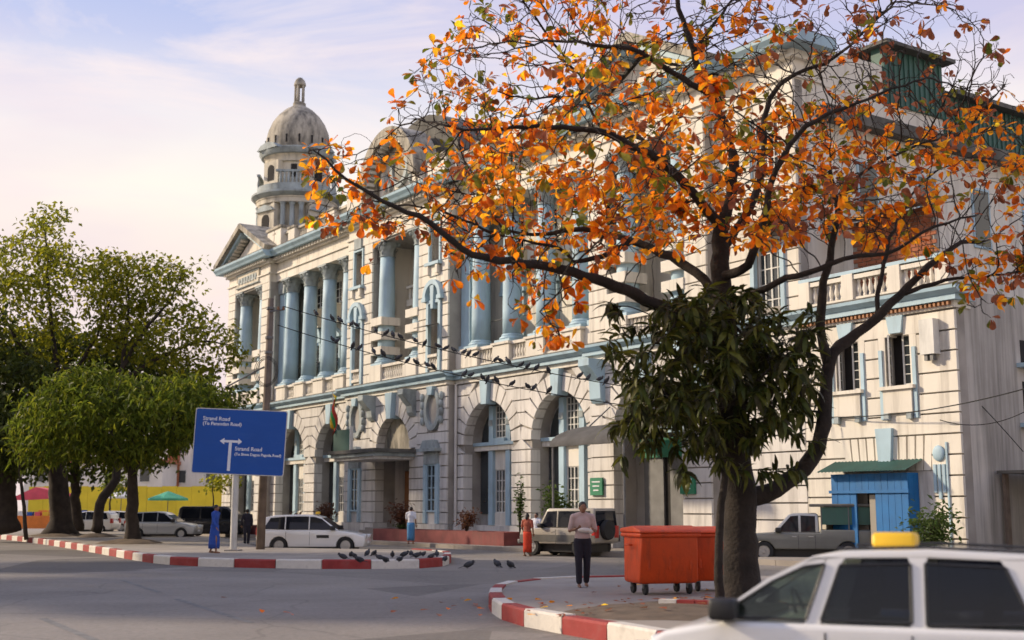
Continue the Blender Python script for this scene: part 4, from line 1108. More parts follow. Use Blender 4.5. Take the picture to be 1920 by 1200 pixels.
# ---- blue timber enclosure with green sheet awning
K = empty('timber_kiosk', (BX, BY, 0), BA, 'bright blue timber entrance booth with green sheet awning against the annex', 'booth')
k0, k1, ky = 25.0, 28.2, -.55
for i in range(12):
    x = k0 + (k1 - k0) * i / 12
    if 4 <= i <= 6:
        MB().box(x + .006, x + (k1 - k0) / 12 - .006, ky, ky + .06, 2.35, 2.95).build('plank', MAT['kiosk_blue'], K)
    else:
        MB().box(x + .006, x + (k1 - k0) / 12 - .006, ky + random.uniform(-.006, .006), ky + .06, .16, 2.95).build('plank', MAT['kiosk_blue'], K)
for i in range(2):
    y = ky + .06 + i * .245
    MB().box(k1 - .05, k1, y + .004, y + .241, .16, 2.95).build('plank', MAT['kiosk_blue'], K)
    MB().box(k0, k0 + .05, y + .004, y + .241, .16, 2.95).build('plank', MAT['kiosk_blue'], K)
MB().box(k0 + 1.16, k0 + 2.0, ky + .46, ky + .5, .16, 2.35).build('dark_inside', MAT['interior'], K)
MB().box(k0 + 1.46, k0 + 1.70, ky + .2, ky + .24, .3, 2.25).build('door', MAT['paint_beige'], K)
MB().box(k0 - .06, k1 + .06, ky - .07, ky - .005, 2.3, 2.4).build('rail', MAT['kiosk_blue'], K)
awn = MB()
for i in range(24):
    x = k0 - .3 + i * .155
    awn.add([(x, -.02, 3.38), (x + .0775, -.02, 3.415), (x + .155, -.02, 3.38), (x, ky - .45, 3.0), (x + .0775, ky - .45, 3.035), (x + .155, ky - .45, 3.0)], [(0, 3, 4, 1), (1, 4, 5, 2)])
awn.build('sheet_awning', MAT['green_metal'], K)
# ---- planter, shrubs and low things along the foot of the building
def planter(u0, u1, label, y=-3.3):
    p = empty('planter', (BX, BY, 0), BA, label, 'planter', 'red planters along the facade')
    MB().box(u0, u1, y, y + .15, .16, .75).build('planter_wall', MAT['red_planter'], p); MB().box(u0, u1, y + 1.2, y + 1.35, .16, .75).build('planter_wall', MAT['red_planter'], p)
    MB().box(u0, u0 + .15, y + .15, y + 1.2, .16, .75).build('planter_wall', MAT['red_planter'], p); MB().box(u1 - .15, u1, y + .15, y + 1.2, .16, .75).build('planter_wall', MAT['red_planter'], p)
    MB().box(u0 + .15, u1 - .15, y + .15, y + 1.2, .16, .66).build('soil', MAT['soil'], p)
planter(-3.4, 8.8, 'long low dark red planter right of the main steps'); planter(-20, -10.2, 'low dark red planter behind the white taxi, left of the main steps')

# ------------------------------------------------------------------ trees
def in_poly(x, y, poly):
    c = False; j = len(poly) - 1
    for i in range(len(poly)):
        xi, yi = poly[i]; xj, yj = poly[j]
        if (yi > y) != (yj > y) and x < (xj - xi) * (y - yi) / (yj - yi) + xi: c = not c
        j = i
    return c
from mathutils import noise as mnoise
def crown_points(rnd, poly, Y0, dy, n, dens=None, cf=0.0, thr=0.0):
    xs = [p[0] for p in poly]; ys = [p[1] for p in poly]; cx = sum(xs) / len(xs); cy = sum(ys) / len(ys)
    rx, ry = (max(xs) - min(xs)) / 2, (max(ys) - min(ys)) / 2
    out = []
    while len(out) < n:
        x, y = rnd.uniform(min(xs), max(xs)), rnd.uniform(min(ys), max(ys))
        if not in_poly(x, y, poly): continue
        if dens and rnd.random() > dens(x, y): continue
        e = min(1, math.hypot((x - cx) / rx, (y - cy) / ry))
        d = dy * math.sqrt(max(.06, 1 - e * e))
        q = at(x, y, Y0 + rnd.uniform(-d, d))
        if cf and mnoise.noise(q * cf) < thr: continue
        out.append(q)
    return out

class Skel:
    def __init__(s): s.p, s.par, s.r0, s.main = [], [], [], []
    def node(s, p, par, r=0, main=-1):
        s.p.append(Vector(p)); s.par.append(par); s.r0.append(r); s.main.append(main); return len(s.p) - 1
    def limb(s, pts, r_a, r_b, par=-1, mid=0, step=.22, rnd=None, wob=.0):
        sm = smooth_line(pts) if len(pts) > 2 else [Vector(p) for p in pts]
        rs = resample(sm, step)
        if par >= 0: rs = rs[1:]
        ids = []
        for i, p in enumerate(rs):
            t = i / max(1, len(rs) - 1)
            fl_ = 1 + .75 * max(0, 1 - i * step / .9) ** 2 if mid == 0 and r_a > .3 else 1
            q = p + Vector((rnd.gauss(0, wob), rnd.gauss(0, wob), rnd.gauss(0, wob))) if rnd else p
            par = s.node(q, par, (r_a + (r_b - r_a) * t) * fl_, mid); ids.append(par)
        return ids
    def near(s, p):
        return min(range(len(s.p)), key=lambda i: (s.p[i] - Vector(p)).length_squared)
    def colonize(s, att, step, infl, kill, iters, grav=0.0, rnd=random, tropism=(0, 0, 0), jit=.15):
        att = [Vector(a) for a in att]; n = len(att)
        best = [None] * n; bd = [infl] * n; alive = [True] * n
        new = list(range(len(s.p)))
        tr = Vector(tropism)
        for it in range(iters):
            kd = kdtree.KDTree(len(new))
            for i in new: kd.insert(s.p[i], i)
            kd.balance()
            acc = {}
            for a in range(n):
                if not alive[a]: continue
                co, i, d = kd.find(att[a])
                if d is not None and d < bd[a]: bd[a] = d; best[a] = i
                if bd[a] < kill: alive[a] = False; continue
                if best[a] is not None:
                    acc.setdefault(best[a], Vector((0, 0, 0)))
                    acc[best[a]] += (att[a] - s.p[best[a]]).normalized()
            new = []
            for i, d in acc.items():
                d = d.normalized() + tr + Vector((rnd.uniform(-jit, jit), rnd.uniform(-jit, jit), rnd.uniform(-jit, jit)))
                if s.par[i] >= 0: d = d + (s.p[i] - s.p[s.par[i]]).normalized() * .55
                if d.length < 1e-4: continue
                new.append(s.node(s.p[i] + d.normalized() * step, i))
            if not new or len(s.p) > 26000: break
    def finish(s, tip=.006, expo=2.35, cap=None):
        n = len(s.p); s.ch = [[] for _ in range(n)]
        for i, p in enumerate(s.par):
            if p >= 0: s.ch[p].append(i)
        s.r = [0.0] * n
        for i in range(n - 1, -1, -1):
            v = sum(s.r[c] ** expo for c in s.ch[i]) if s.ch[i] else tip ** expo
            s.r[i] = max(v ** (1 / expo), s.r0[i]) if s.r0[i] == 0 else s.r0[i]
        s.tips = [i for i in range(n) if not s.ch[i]]
    def chains(s):
        out = []
        stack = [(i, -1) for i in range(len(s.p)) if s.par[i] < 0]
        while stack:
            i, st = stack.pop()
            ch = [st] if st >= 0 else []
            ch.append(i)
            while s.ch[i]:
                k = sorted(s.ch[i], key=lambda c: (s.main[c] == s.main[i] and s.main[i] >= 0, s.r[c]), reverse=True)
                for o in k[1:]: stack.append((o, i))
                i = k[0]; ch.append(i)
            out.append(ch)
        return out
    def wood(s, parent, mat, limb_names=None, min_r=0.0, knobby=0.0, twig_name='twigs'):
        tw = MB()
        for ch in s.chains():
            if len(ch) < 2: continue
            start = ch[1] if len(ch) > 1 else ch[0]
            rad = [s.r[i] for i in ch]
            if s.main[ch[-1]] < 0 and s.main[ch[0]] >= 0: rad[0] = rad[1]
            big = max(rad)
            main = s.main[start]
            if main >= 0 and limb_names:
                rr = random.Random(main)
                rad = [r * (1 + knobby * rr.uniform(-1, 1)) for r in rad]
                if s.main[ch[0]] != main: rad[0] = rad[1]
                MB().tube([s.p[i] for i in ch], rad, 12 if big > .1 else 8).build(limb_names[main], mat, parent, smooth='full')
            else:
                if big < min_r: continue
                tw.tube([s.p[i] for i in ch], rad, 6 if big > .025 else 4 if big > .01 else 3, cap=False)
        if tw.v:
            o = tw.build(twig_name, mat, parent, smooth='full'); o['kind'] = 'stuff'

def leaf_obovate(L, Wd, bend, fold):
    st = [(0, .04), (.3, .22), (.6, .46), (.82, .46), (.95, .24), (1.0, .02)]
    vs = []
    for t, w in st:
        x = L * t; z = -bend * L * t * t
        vs += [(x, -Wd * w, z + fold * Wd * w), (x, 0, z), (x, Wd * w, z + fold * Wd * w)]
    fs = []
    for i in range(len(st) - 1):
        b = i * 3
        fs += [(b, b + 1, b + 4, b + 3), (b + 1, b + 2, b + 5, b + 4)]
    return vs, fs
def leaf_lance(L, Wd, bend):
    st = [(0, .05), (.25, .42), (.55, .5), (.8, .3), (1.0, .02)]
    vs = []
    for t, w in st:
        x = L * t * (1 - .22 * bend * t); z = -bend * L * t * t * .8
        vs += [(x, -Wd * w, z + .25 * Wd * w), (x, 0, z), (x, Wd * w, z + .25 * Wd * w)]
    fs = []
    for i in range(len(st) - 1):
        b = i * 3; fs += [(b, b + 1, b + 4, b + 3), (b + 1, b + 2, b + 5, b + 4)]
    return vs, fs
def basis(d, roll):
    d = Vector(d).normalized(); up = Vector((0, 0, 1))
    if abs(d.z) > .97: up = Vector((0, 1, 0))
    s = up.cross(d).normalized(); u = d.cross(s)
    s2 = s * math.cos(roll) + u * math.sin(roll); u2 = -s * math.sin(roll) + u * math.cos(roll)
    return Matrix((d, s2, u2)).transposed()

# ---- the big tree in autumn leaf
rnd = random.Random(21)
T0 = empty('almond_tree', gnd(1390, 1150, .24), 0, 'large spreading tree with orange autumn leaves and dark forked trunk on the near corner', 'tree')
YT = 20.0
S = Skel()
def P(x, y, dy=0): return at(x, y, YT + dy)
names = []
def limb(pts, ra, rb, par_at=None, nm='limb', wob=.012):
    k = len(names); names.append(nm)
    par = -1
    if par_at is not None: par = S.near(pts[0]); pts = [S.p[par]] + list(pts[1:])
    sc_ = .86 if nm == 'trunk' else .74
    return S.limb(pts, ra * sc_, rb * sc_, par, k, .2, rnd, wob)
limb([P(1393, 1168), P(1392, 1100), P(1388, 1020), P(1388, 930), P(1378, 840), P(1372, 740), P(1362, 640), P(1355, 560), P(1350, 480), P(1352, 410)], .36, .15, nm='trunk')
limb([P(1388, 940), P(1440, 925, .1), P(1500, 885, .1), P(1533, 840, .1), P(1546, 780, .1), P(1549, 720, .2), P(1558, 668, .2), P(1600, 630, .3), P(1650, 590, .3), P(1690, 550, .4), P(1735, 505, .5), P(1790, 462, .9), P(1850, 452, 1.2)], .205, .045, 1)
limb([P(1549, 690, .2), P(1538, 610, .1), P(1545, 530, .0), P(1562, 450, -.2), P(1568, 380, -.3), P(1552, 310, -.5)], .12, .05, 1)
limb([P(1372, 650), P(1300, 605, -.4), P(1210, 563, -.9), P(1110, 520, -1.4), P(1000, 496, -1.8), P(890, 478, -2.1), P(830, 440, -2.3), P(800, 412, -2.4), P(720, 380, -2.6), P(650, 335, -2.8), P(590, 280, -2.9)], .16, .018, 1)
limb([P(1356, 560), P(1290, 500, .6), P(1230, 470, .9), P(1160, 445, 1.2), P(1090, 430, 1.6), P(1000, 440, 2.0), P(930, 425, 2.3)], .13, .03, 1)
limb([P(1175, 450, 1.1), P(1130, 480, .9), P(1075, 492, .7), P(1055, 465, .6), P(1000, 455, .4), P(940, 440, .2)], .07, .02, 1)
limb([P(1352, 440), P(1290, 350, -.4), P(1235, 300, -.7), P(1180, 272, -.9), P(1120, 245, -1.1), P(1060, 240, -1.3), P(980, 237, -1.5), P(900, 245, -1.7), P(840, 240, -1.8)], .12, .022, 1)
limb([P(1262, 320, -.6), P(1200, 260, .3), P(1135, 250, .8), P(1100, 190, 1.0), P(1080, 150, 1.2)], .07, .02, 1)
limb([P(1352, 420), P(1375, 340, .2), P(1368, 270, .3), P(1340, 190, .2), P(1318, 165, .2), P(1300, 90, .2), P(1275, 20, .2), P(1265, -60, .1), P(1255, -130, 0)], .14, .035, 1)
limb([P(1325, 175, .2), P(1270, 140, -.3), P(1200, 100, -.8), P(1120, 82, -1.2), P(1040, 78, -1.5), P(970, 90, -1.8)], .075, .02, 1)
limb([P(1358, 470), P(1400, 400, .5), P(1425, 340, .9), P(1432, 260, 1.1), P(1440, 190, 1.2), P(1490, 140, 1.4), P(1560, 110, 1.5), P(1620, 60, 1.5), P(1680, 0, 1.5)], .11, .022, 1)
limb([P(1352, 520), P(1400, 500, -.7), P(1430, 420, -1.1), P(1450, 330, -1.4), P(1500, 250, -1.6), P(1560, 210, -1.7), P(1640, 180, -1.8), P(1720, 150, -1.9)], .11, .02, 1)
limb([P(1362, 590), P(1430, 540, -.8), P(1520, 510, -1.4), P(1600, 480, -1.7), P(1680, 470, -1.9), P(1760, 420, -2.1), P(1850, 400, -2.2)], .09, .02, 1)
limb([P(1690, 550, .4), P(1770, 525, .3), P(1850, 520, .3), P(1930, 500, .2)], .055, .015, 1)
limb([P(1562, 430, -.2), P(1600, 340, .4), P(1680, 290, .8), P(1760, 260, 1.0), P(1850, 250, 1.1)], .06, .015, 1)
limb([P(1650, 592, .3), P(1655, 500, .8), P(1690, 400, 1.2), P(1740, 330, 1.4), P(1800, 300, 1.5)], .06, .015, 1)
limb([P(1300, 90, .2), P(1350, 30, .5), P(1400, -40, .8)], .05, .02, 1)
poly = [(575, 270), (640, 250), (700, 300), (745, 180), (800, 100), (860, 20), (890, -70), (1000, -150), (1300, -190), (1600, -150), (1760, -40), (1860, 40), (1905, 160), (1945, 260), (1960, 420), (1940, 520), (1880, 560), (1800, 545), (1740, 470), (1690, 470),
        (1560, 440), (1430, 470), (1300, 470), (1190, 490), (1080, 530), (1040, 560), (960, 520), (870, 515), (790, 440), (700, 425), (610, 420), (575, 330)]
def dens(x, y):
    d = 1.0
    if x < 720: d *= .6
    elif x < 880 and y < 400: d *= .7
    if x < 1100 and 300 < y < 480: d *= 1.25
    if x > 1560 and y < 160: d *= .7
    return min(1, d * .8)
att = crown_points(rnd, poly, YT, 3.4, 8200, dens, .75, -.18)
# hanging sprays under the left limb
for cx, cy, k in ((1030, 600, 60), (1045, 545, 40), (985, 560, 20), (865, 505, 14), (1840, 560, 8), (605, 400, 10), (690, 440, 5)):
    for _ in range(k): att.append(at(rnd.gauss(cx, 20), rnd.gauss(cy, 26), YT - 1.6 + rnd.gauss(0, .25)))
S.colonize(att, .13, 2.2, .155, 95, rnd=rnd, jit=.36)
S.finish(.0050, 2.5)
S.wood(T0, MAT['bark'], names, 0, .07, 'twigs')
T0m = T0.matrix_basis.copy()
# leaf rosettes
big, bigm = [], []
for i in S.tips:
    p = S.p[i]; d = (p - S.p[S.par[i]]).normalized()
    sx = 960 + FPX * p.x / (p.y * CP + (p.z - CAM_H) * SP); sy = 600 - FPX * ((p.z - CAM_H) * CP - p.y * SP) / (p.y * CP + (p.z - CAM_H) * SP)
    bare = .22
    if sy < 170 and sx > 1150: bare = .52
    elif sx > 1500 and sy < 260: bare = .35
    elif sx < 1250 and 230 < sy < 480: bare = .10
    if sx < 720: bare = .0
    elif sx < 880 and sy < 400: bare = .38
    if rnd.random() < bare + (.06 if (sx > 880 and 200 < sy < 490) else .20): continue
    green = .10 + (.14 if sy < 150 else 0) + (.16 if sx > 1780 and sy > 470 else 0)
    brown = .10 + (.30 if (sy < 200 and sx > 1400) else 0) + (.18 if sx > 1500 else 0)
    u0 = rnd.random(); base = 2 if u0 < green else (1 if u0 < green + brown else 0)
    n = rnd.choice((3, 4, 4, 5, 5, 6, 7))
    ph = rnd.uniform(0, 6.28)
    side = d.orthogonal().normalized(); oth = d.cross(side)
    for k in range(n):
        a = ph + k * 2.4; spread = rnd.uniform(.55, 1.25)
        ld = d * math.cos(spread) + (side * math.cos(a) + oth * math.sin(a)) * math.sin(spread) + Vector((0, 0, -rnd.uniform(.1, .65)))
        L = rnd.uniform(.105, .215)
        off = d * rnd.uniform(-.05, .02)
        mi = base if rnd.random() < .82 else rnd.choice((0, 0, 1, 2))
        vs, fs = leaf_obovate(L, L * rnd.uniform(.50, .66), rnd.uniform(-.1, .5), rnd.uniform(.1, .7))
        M = basis(ld, rnd.uniform(-1.1, 1.1))
        big.append(([p + off + ld.normalized() * .03 + M @ Vector(v) for v in vs], fs, mi, L))
big.sort(key=lambda b: -b[3])
LM = [MAT['leaf_orange'], MAT['leaf_brown'], MAT['leaf_green']]
def place_leaves(parent, leaves, mats, keep=300):
    for vs, fs, mi, L in leaves[:keep]:
        c = vs[0]; MB().add([v - c for v in vs], fs).build('leaf', mats[mi], parent, smooth='full', loc=c)
    mb = MB()
    for vs, fs, mi, L in leaves[keep:]: mb.add(vs, fs, mi)
    o = mb.build('leaves', mats, parent, smooth='full'); o['kind'] = 'stuff'
place_leaves(T0, big, LM)
# the root Empty carries a location: keep children where they were built
def reroot(root):
    inv = Matrix.Translation(-Vector(root.location))
    for o in root.children: o.matrix_parent_inverse = inv
reroot(T0)
print('almond nodes', len(S.p), 'leaves', len(big))
# root flare and bed
if 0: fl = MB().lathe([(.75, .2), (.58, .33), (.47, .6), (.40, 1.0), (.36, 1.4)], 14, T0.location.x + .01, T0.location.y + .02); fl.build('root_flare', MAT['bark'], T0, smooth='full').matrix_parent_inverse = Matrix.Translation(-Vector(T0.location))
bed = mound('tree_bed', T0.location.x - .4, T0.location.y + .4, 2.3, .14, MAT['soil'], .235, 3, .8); bed['kind'] = 'structure'
for k in range(7):
    a = gnd(1235 + k * 34, 1146 + k * 1.2, .24); b_ = gnd(1235 + (k + 1) * 34 - 1, 1146 + (k + 1) * 1.2, .24)
    dd = (b_ - a); nn = Vector((-dd.y, dd.x, 0)).normalized() * .16
    MB().prism_z([(a.x, a.y), (b_.x, b_.y), (b_.x + nn.x, b_.y + nn.y), (a.x + nn.x, a.y + nn.y)], .2, .42).build('kerb_stone', MAT['kerb_red' if k % 5 else 'kerb_white'], isl2)

# ---- the mango growing round its trunk
rnd = random.Random(5)
M0 = empty('mango_tree', gnd(1352, 1150, .24), 0, 'dense dark green bush with drooping narrow leaves in front of the big trunk', 'tree')
S = Skel(); names = []; YT = 19.3
limb([P(1350, 1165), P(1348, 1060), P(1352, 950), P(1356, 860), P(1350, 780), P(1345, 700), P(1350, 620), P(1352, 560)], .09, .03, nm='trunk')
limb([P(1356, 850), P(1300, 780, -.3), P(1240, 730, -.6), P(1200, 690, -.7)], .04, .015, 1)
limb([P(1350, 780), P(1410, 720, -.3), P(1460, 680, -.4), P(1490, 650, -.3)], .04, .015, 1)
mp_poly = [(1148, 650), (1190, 585), (1255, 560), (1310, 555), (1350, 505), (1395, 520), (1430, 570), (1490, 600), (1525, 640), (1530, 700), (1515, 770), (1480, 800), (1400, 830), (1345, 835), (1270, 850), (1200, 830), (1170, 780), (1185, 720), (1150, 690)]
att = crown_points(rnd, mp_poly, YT, 1.6, 1500, None, 1.3, -.12)
for _ in range(60): att.append(at(rnd.choice((rnd.uniform(1120, 1180), rnd.uniform(1490, 1545), rnd.uniform(1200, 1450))), rnd.uniform(560, 890), YT + rnd.uniform(-1, 1)))
S.colonize(att, .12, 2.5, .17, 70, rnd=rnd, jit=.25); S.finish(.006)
S.wood(M0, MAT['bark'], names)
lv = []
cand = S.tips + [i for i in range(len(S.p)) if S.ch[i] and S.r[i] < .012 and rnd.random() < .5]
for i in cand:
    p = S.p[i]; d = (p - S.p[S.par[i]]).normalized()
    side = d.orthogonal().normalized(); oth = d.cross(side)
    for k in range(rnd.randint(6, 10)):
        a = k * 2.4 + rnd.uniform(0, .5); sp = rnd.uniform(.7, 1.5)
        ld = d * math.cos(sp) + (side * math.cos(a) + oth * math.sin(a)) * math.sin(sp) + Vector((0, 0, -rnd.uniform(.0, .5)))
        L = rnd.uniform(.13, .37); vs, fs = leaf_lance(L, L * rnd.uniform(.20, .27), rnd.uniform(.4, 1.0))
        Mx = basis(ld, rnd.uniform(-.7, .7)); off = -d * rnd.uniform(0, .06)
        lv.append(([p + off + Mx @ Vector(v) for v in vs], fs, 0, L))
lv.sort(key=lambda b: -b[3])
place_leaves(M0, lv, [MAT['mango_leaf']], 300); reroot(M0)
print('mango leaves', len(lv))

# ---- left hand trees
def far_tree(name, label, base, trunk_pts, tr, poly, Y, dy, n_att, per, leaf, mat, seed, shape='oval', spread=.5, droop=.3, infl=6.0, step=.32, kill=.45, extra=(), dens=None, jit=.3, cat='tree', group=None, cf=.42, thr=-.10):
    rnd = random.Random(seed)
    root = empty(name, base, 0, label, cat, group)
    s = Skel(); nm = ['trunk']
    tr *= .85
    ids = s.limb(trunk_pts, tr, tr * .45, -1, 0, .4, rnd, .03)
    for pts, ra, rb in extra:
        k = len(nm); nm.append('limb'); par = s.near(pts[0]); s.limb([s.p[par]] + list(pts[1:]), ra, rb, par, k, .35, rnd, .03)
    a = crown_points(rnd, poly, Y, dy, int(n_att * 2.2), dens, cf, thr) if not callable(poly) else [poly(rnd) for _ in range(n_att)]
    s.colonize(a, step, infl, kill, 60, rnd=rnd, jit=jit); s.finish(.012, 2.3)
    s.wood(root, MAT['bark_far'], nm, .0, .05)
    mb = MB(); cnt = 0
    cand = s.tips + [i for i in range(len(s.p)) if s.ch[i] and s.r[i] < .035 and rnd.random() < .35]
    for i in cand:
        p = s.p[i]
        for k in range(rnd.randint(int(per * .6), int(per * 1.4))):
            q = p + Vector((rnd.gauss(0, spread), rnd.gauss(0, spread), rnd.gauss(0, spread * .7)))
            d = Vector((rnd.uniform(-1, 1), rnd.uniform(-1, 1), rnd.uniform(-.8, .5) - droop))
            L = leaf * rnd.uniform(.7, 1.3); Wd = L * (.55 if shape == 'oval' else .24)
            Mx = basis(d, rnd.uniform(-1.2, 1.2))
            if shape == 'oval': pts = [(0, 0, 0), (L * .5, -Wd / 2, .08 * L), (L, 0, -.12 * L), (L * .5, Wd / 2, .08 * L)]; fs = [(0, 1, 2), (0, 2, 3)]
            else: pts = [(0, 0, 0), (L * .45, -Wd / 2, 0), (L, 0, -.45 * L), (L * .45, Wd / 2, 0)]; fs = [(0, 1, 2), (0, 2, 3)]
            mb.add([q + Mx @ Vector(v) for v in pts], fs); cnt += 1
    o = mb.build('crown', MAT[mat], root); o['kind'] = 'stuff'
    reroot(root); print(name, len(s.p), cnt)
    return root
def Q(x, y, Y): return at(x, y, Y)
# tall airy tree with the top sprig
Y = 70
far_tree('leafy_tree', 'tallest leafy tree at the left edge with a sunlit top sprig', Q(112, 1005, Y), [Q(112, 1003, Y), Q(112, 930, Y), Q(105, 850, Y), Q(110, 760, Y), Q(130, 680, Y)], .75,
         [(-60, 480), (-20, 455), (40, 440), (60, 400), (75, 378), (100, 385), (130, 400), (125, 450), (170, 465), (230, 480), (300, 520), (310, 580), (260, 640), (160, 680), (20, 690), (-60, 660)], Y, 4.0, 560, 11, .32, 'tree_leaf', 3, spread=.38,
         extra=(([Q(120, 720, Y), Q(100, 640, Y), Q(92, 540, Y), Q(85, 420, Y)], .16, .03), ([Q(115, 740, Y), Q(170, 650, Y), Q(210, 560, Y)], .15, .04), ([Q(112, 740, Y), Q(40, 650, Y), Q(-10, 560, Y)], .18, .05)))
# spreading open tree reaching towards the building
Y = 68
far_tree('leafy_tree', 'open leafy tree reaching right towards the facade, sky showing between its branches', Q(188, 1000, Y), [Q(180, 1000, Y), Q(190, 940, Y), Q(215, 905, Y), Q(222, 850, Y), Q(215, 770, Y), Q(225, 690, Y)], .34,
         [(170, 500), (220, 475), (290, 480), (330, 500), (385, 485), (385, 520), (370, 560), (400, 600), (430, 610), (450, 640), (470, 660), (440, 690), (400, 700), (330, 700), (250, 690), (180, 640)], Y, 3.6, 480, 11, .30, 'tree_leaf', 9, spread=.36,
         extra=(([Q(225, 700, Y), Q(270, 620, Y), Q(320, 560, Y), Q(345, 500, Y)], .13, .03), ([Q(222, 720, Y), Q(300, 670, Y), Q(380, 640, Y), Q(440, 650, Y)], .14, .03), ([Q(225, 690, Y), Q(240, 600, Y), Q(240, 520, Y)], .13, .03)))
# dark dense mass behind
Y = 76
far_tree('shade_tree', 'dark dense shade tree filling the middle of the left tree row', Q(140, 998, Y), [Q(146, 996, Y), Q(142, 930, Y), Q(140, 850, Y), Q(150, 760, Y)], .40,
         [(-70, 640), (0, 615), (100, 625), (200, 620), (270, 650), (330, 690), (400, 700), (440, 720), (445, 770), (380, 800), (300, 860), (200, 885), (60, 890), (-70, 880)], Y, 4.5, 560, 20, .42, 'tree_leaf_dark', 17, spread=.62)
far_tree('shade_tree', 'dark tree at the left edge with thick trunk, low hanging foliage', Q(5, 1002, 66), [Q(8, 1000, 66), Q(10, 930, 66), Q(8, 850, 66), Q(0, 760, 66)], .80,
         [(-170, 600), (-60, 560), (40, 640), (90, 720), (100, 800), (70, 880), (0, 890), (-100, 890), (-180, 850)], 66, 4.0, 330, 22, .40, 'tree_leaf_dark', 23, spread=.60)
# bright mango in front
Y = 56
far_tree('street_tree', 'rounded bright green street tree on the island, left of the blue road sign', Q(248, 1030, Y), [Q(248, 1030, Y), Q(247, 960, Y), Q(248, 890, Y), Q(246, 820, Y)], .40,
         [(25, 800), (50, 745), (120, 705), (190, 690), (250, 712), (310, 715), (370, 700), (420, 740), (432, 790), (410, 815), (350, 830), (300, 850), (240, 872), (150, 850), (90, 868), (35, 850)], Y, 3.8, 520, 30, .36, 'tree_leaf_lime', 31, 'lance', .38, .35, thr=-2,
         extra=(([Q(247, 880, Y), Q(180, 820, Y), Q(110, 780, Y)], .16, .05), ([Q(247, 880, Y), Q(310, 810, Y), Q(370, 770, Y)], .16, .05)))
# slender leaning trunk and a small round one by the sign
far_tree('young_tree', 'thin leaning dark trunk between the two thick trunks at left', Q(45, 1010, 62), [Q(50, 1010, 62), Q(45, 950, 62), Q(38, 890, 62), Q(35, 820, 62)], .13,
         [(-20, 800), (30, 770), (80, 800), (90, 850), (40, 870), (-20, 850)], 62, 1.6, 60, 18, .36, 'tree_leaf_dark', 37, spread=.5)
far_tree('young_tree', 'small round clipped tree behind the signpost', Q(400, 985, 88), [Q(400, 984, 88), Q(400, 940, 88), Q(398, 905, 88)], .09,
         [(355, 905), (375, 888), (420, 885), (440, 900), (425, 918), (380, 918)], 88, 1.4, 70, 16, .30, 'tree_leaf', 41, spread=.35, infl=5)
far_tree('young_tree', 'small yellow-green tree showing between the trunks, before the yellow wall', Q(205, 985, 92), [Q(205, 984, 92), Q(207, 940, 92), Q(208, 910, 92)], .12,
         [(195, 905), (205, 888), (235, 890), (240, 915), (225, 928), (200, 925)], 92, 1.4, 60, 16, .30, 'tree_leaf_lime', 43, spread=.35, infl=5)
# two more of the row beyond the left frame edge: their shade lies over the road
for k, (X_, Y_, h_, r_) in enumerate(((-27.5, 43.5, 17, 6.2), (-25.5, 32.6, 16.5, 6.0))):
    def ball_pts(rn, X_=X_, Y_=Y_, h_=h_, r_=r_):
        while True:
            v = Vector((rn.uniform(-1, 1), rn.uniform(-1, 1), rn.uniform(-1, 1)))
            if v.length < 1: return Vector((X_ + v.x * r_, Y_ + v.y * r_, h_ - r_ * .9 + v.z * r_ * .9))
    far_tree('shade_tree', ['shade tree of the left row just outside the frame', 'nearest shade tree of the left row outside the frame'][k], (X_, Y_, .2), [Vector((X_, Y_, 0)), Vector((X_ + .2, Y_, 2)), Vector((X_, Y_ + .2, 4.5)), Vector((X_, Y_, 7))], .38, ball_pts, 0, 0, 300, 20, .55, 'tree_leaf_dark', 51 + k, spread=.65)
for nm_, cx, Yb, r_ in (('tree_bed', 249, 56, 1.5), ('tree_bed', 112, 70, 1.7), ('tree_bed', 182, 68, 1.1)):
    g = at(cx, 1000, Yb); m_ = mound(nm_, g.x, g.y, r_, .22, MAT['soil'], .235, cx, 1.1); m_['kind'] = 'structure'

# ------------------------------------------------------------------ vehicles
def wheel_parts(parent, x, y, r, w, side):
    t = MB().lathe([(r * .62, -w / 2), (r * .95, -w / 2), (r, -w * .32), (r, w * .32), (r * .95, w / 2), (r * .62, w / 2)], 22, cap=False)
    t.xf(Matrix.Rotation(R(90), 4, 'X'))
    wo = t.build('wheel', MAT['tyre'], parent, smooth=True, loc=(x, y, r))
    rm = MB().lathe([(r * .63, w * .30), (r * .58, w * .18), (r * .22, w * .20), (r * .18, w * .30), (.001, w * .31)], 20, cap=False)
    for k in range(6):
        a = 2 * math.pi * k / 6
        rm.add([(math.cos(a + q) * rr, math.sin(a + q) * rr, w * .3) for q, rr in ((-.16, r * .2), (.16, r * .2), (.11, r * .6), (-.11, r * .6))], [(0, 1, 2, 3)])
    rm.lathe([(r * .6, -w * .3), (.001, -w * .3)], 16, cap=False)
    rm.xf(Matrix.Rotation(R(90) if side < 0 else R(-90), 4, 'X'))
    rm.build('rim', MAT['rim'], wo, smooth=True)
def arch_pts(cx, r, z0, n=8):
    """front to rear over the wheel"""
    a0 = math.asin(max(-1, min(1, (z0 - r * .92) / (r * 1.13))))
    return [(cx + r * 1.13 * math.cos(a0 + (math.pi - 2 * a0) * i / n), r * .92 + r * 1.13 * math.sin(a0 + (math.pi - 2 * a0) * i / n)) for i in range(n + 1)]
def bevel(o, w=.035, seg=3):
    m = o.modifiers.new('bevel', 'BEVEL'); m.width = w; m.segments = seg; m.limit_method = 'ANGLE'; m.angle_limit = R(32)
    for p in o.data.polygons: p.use_smooth = True
    return o
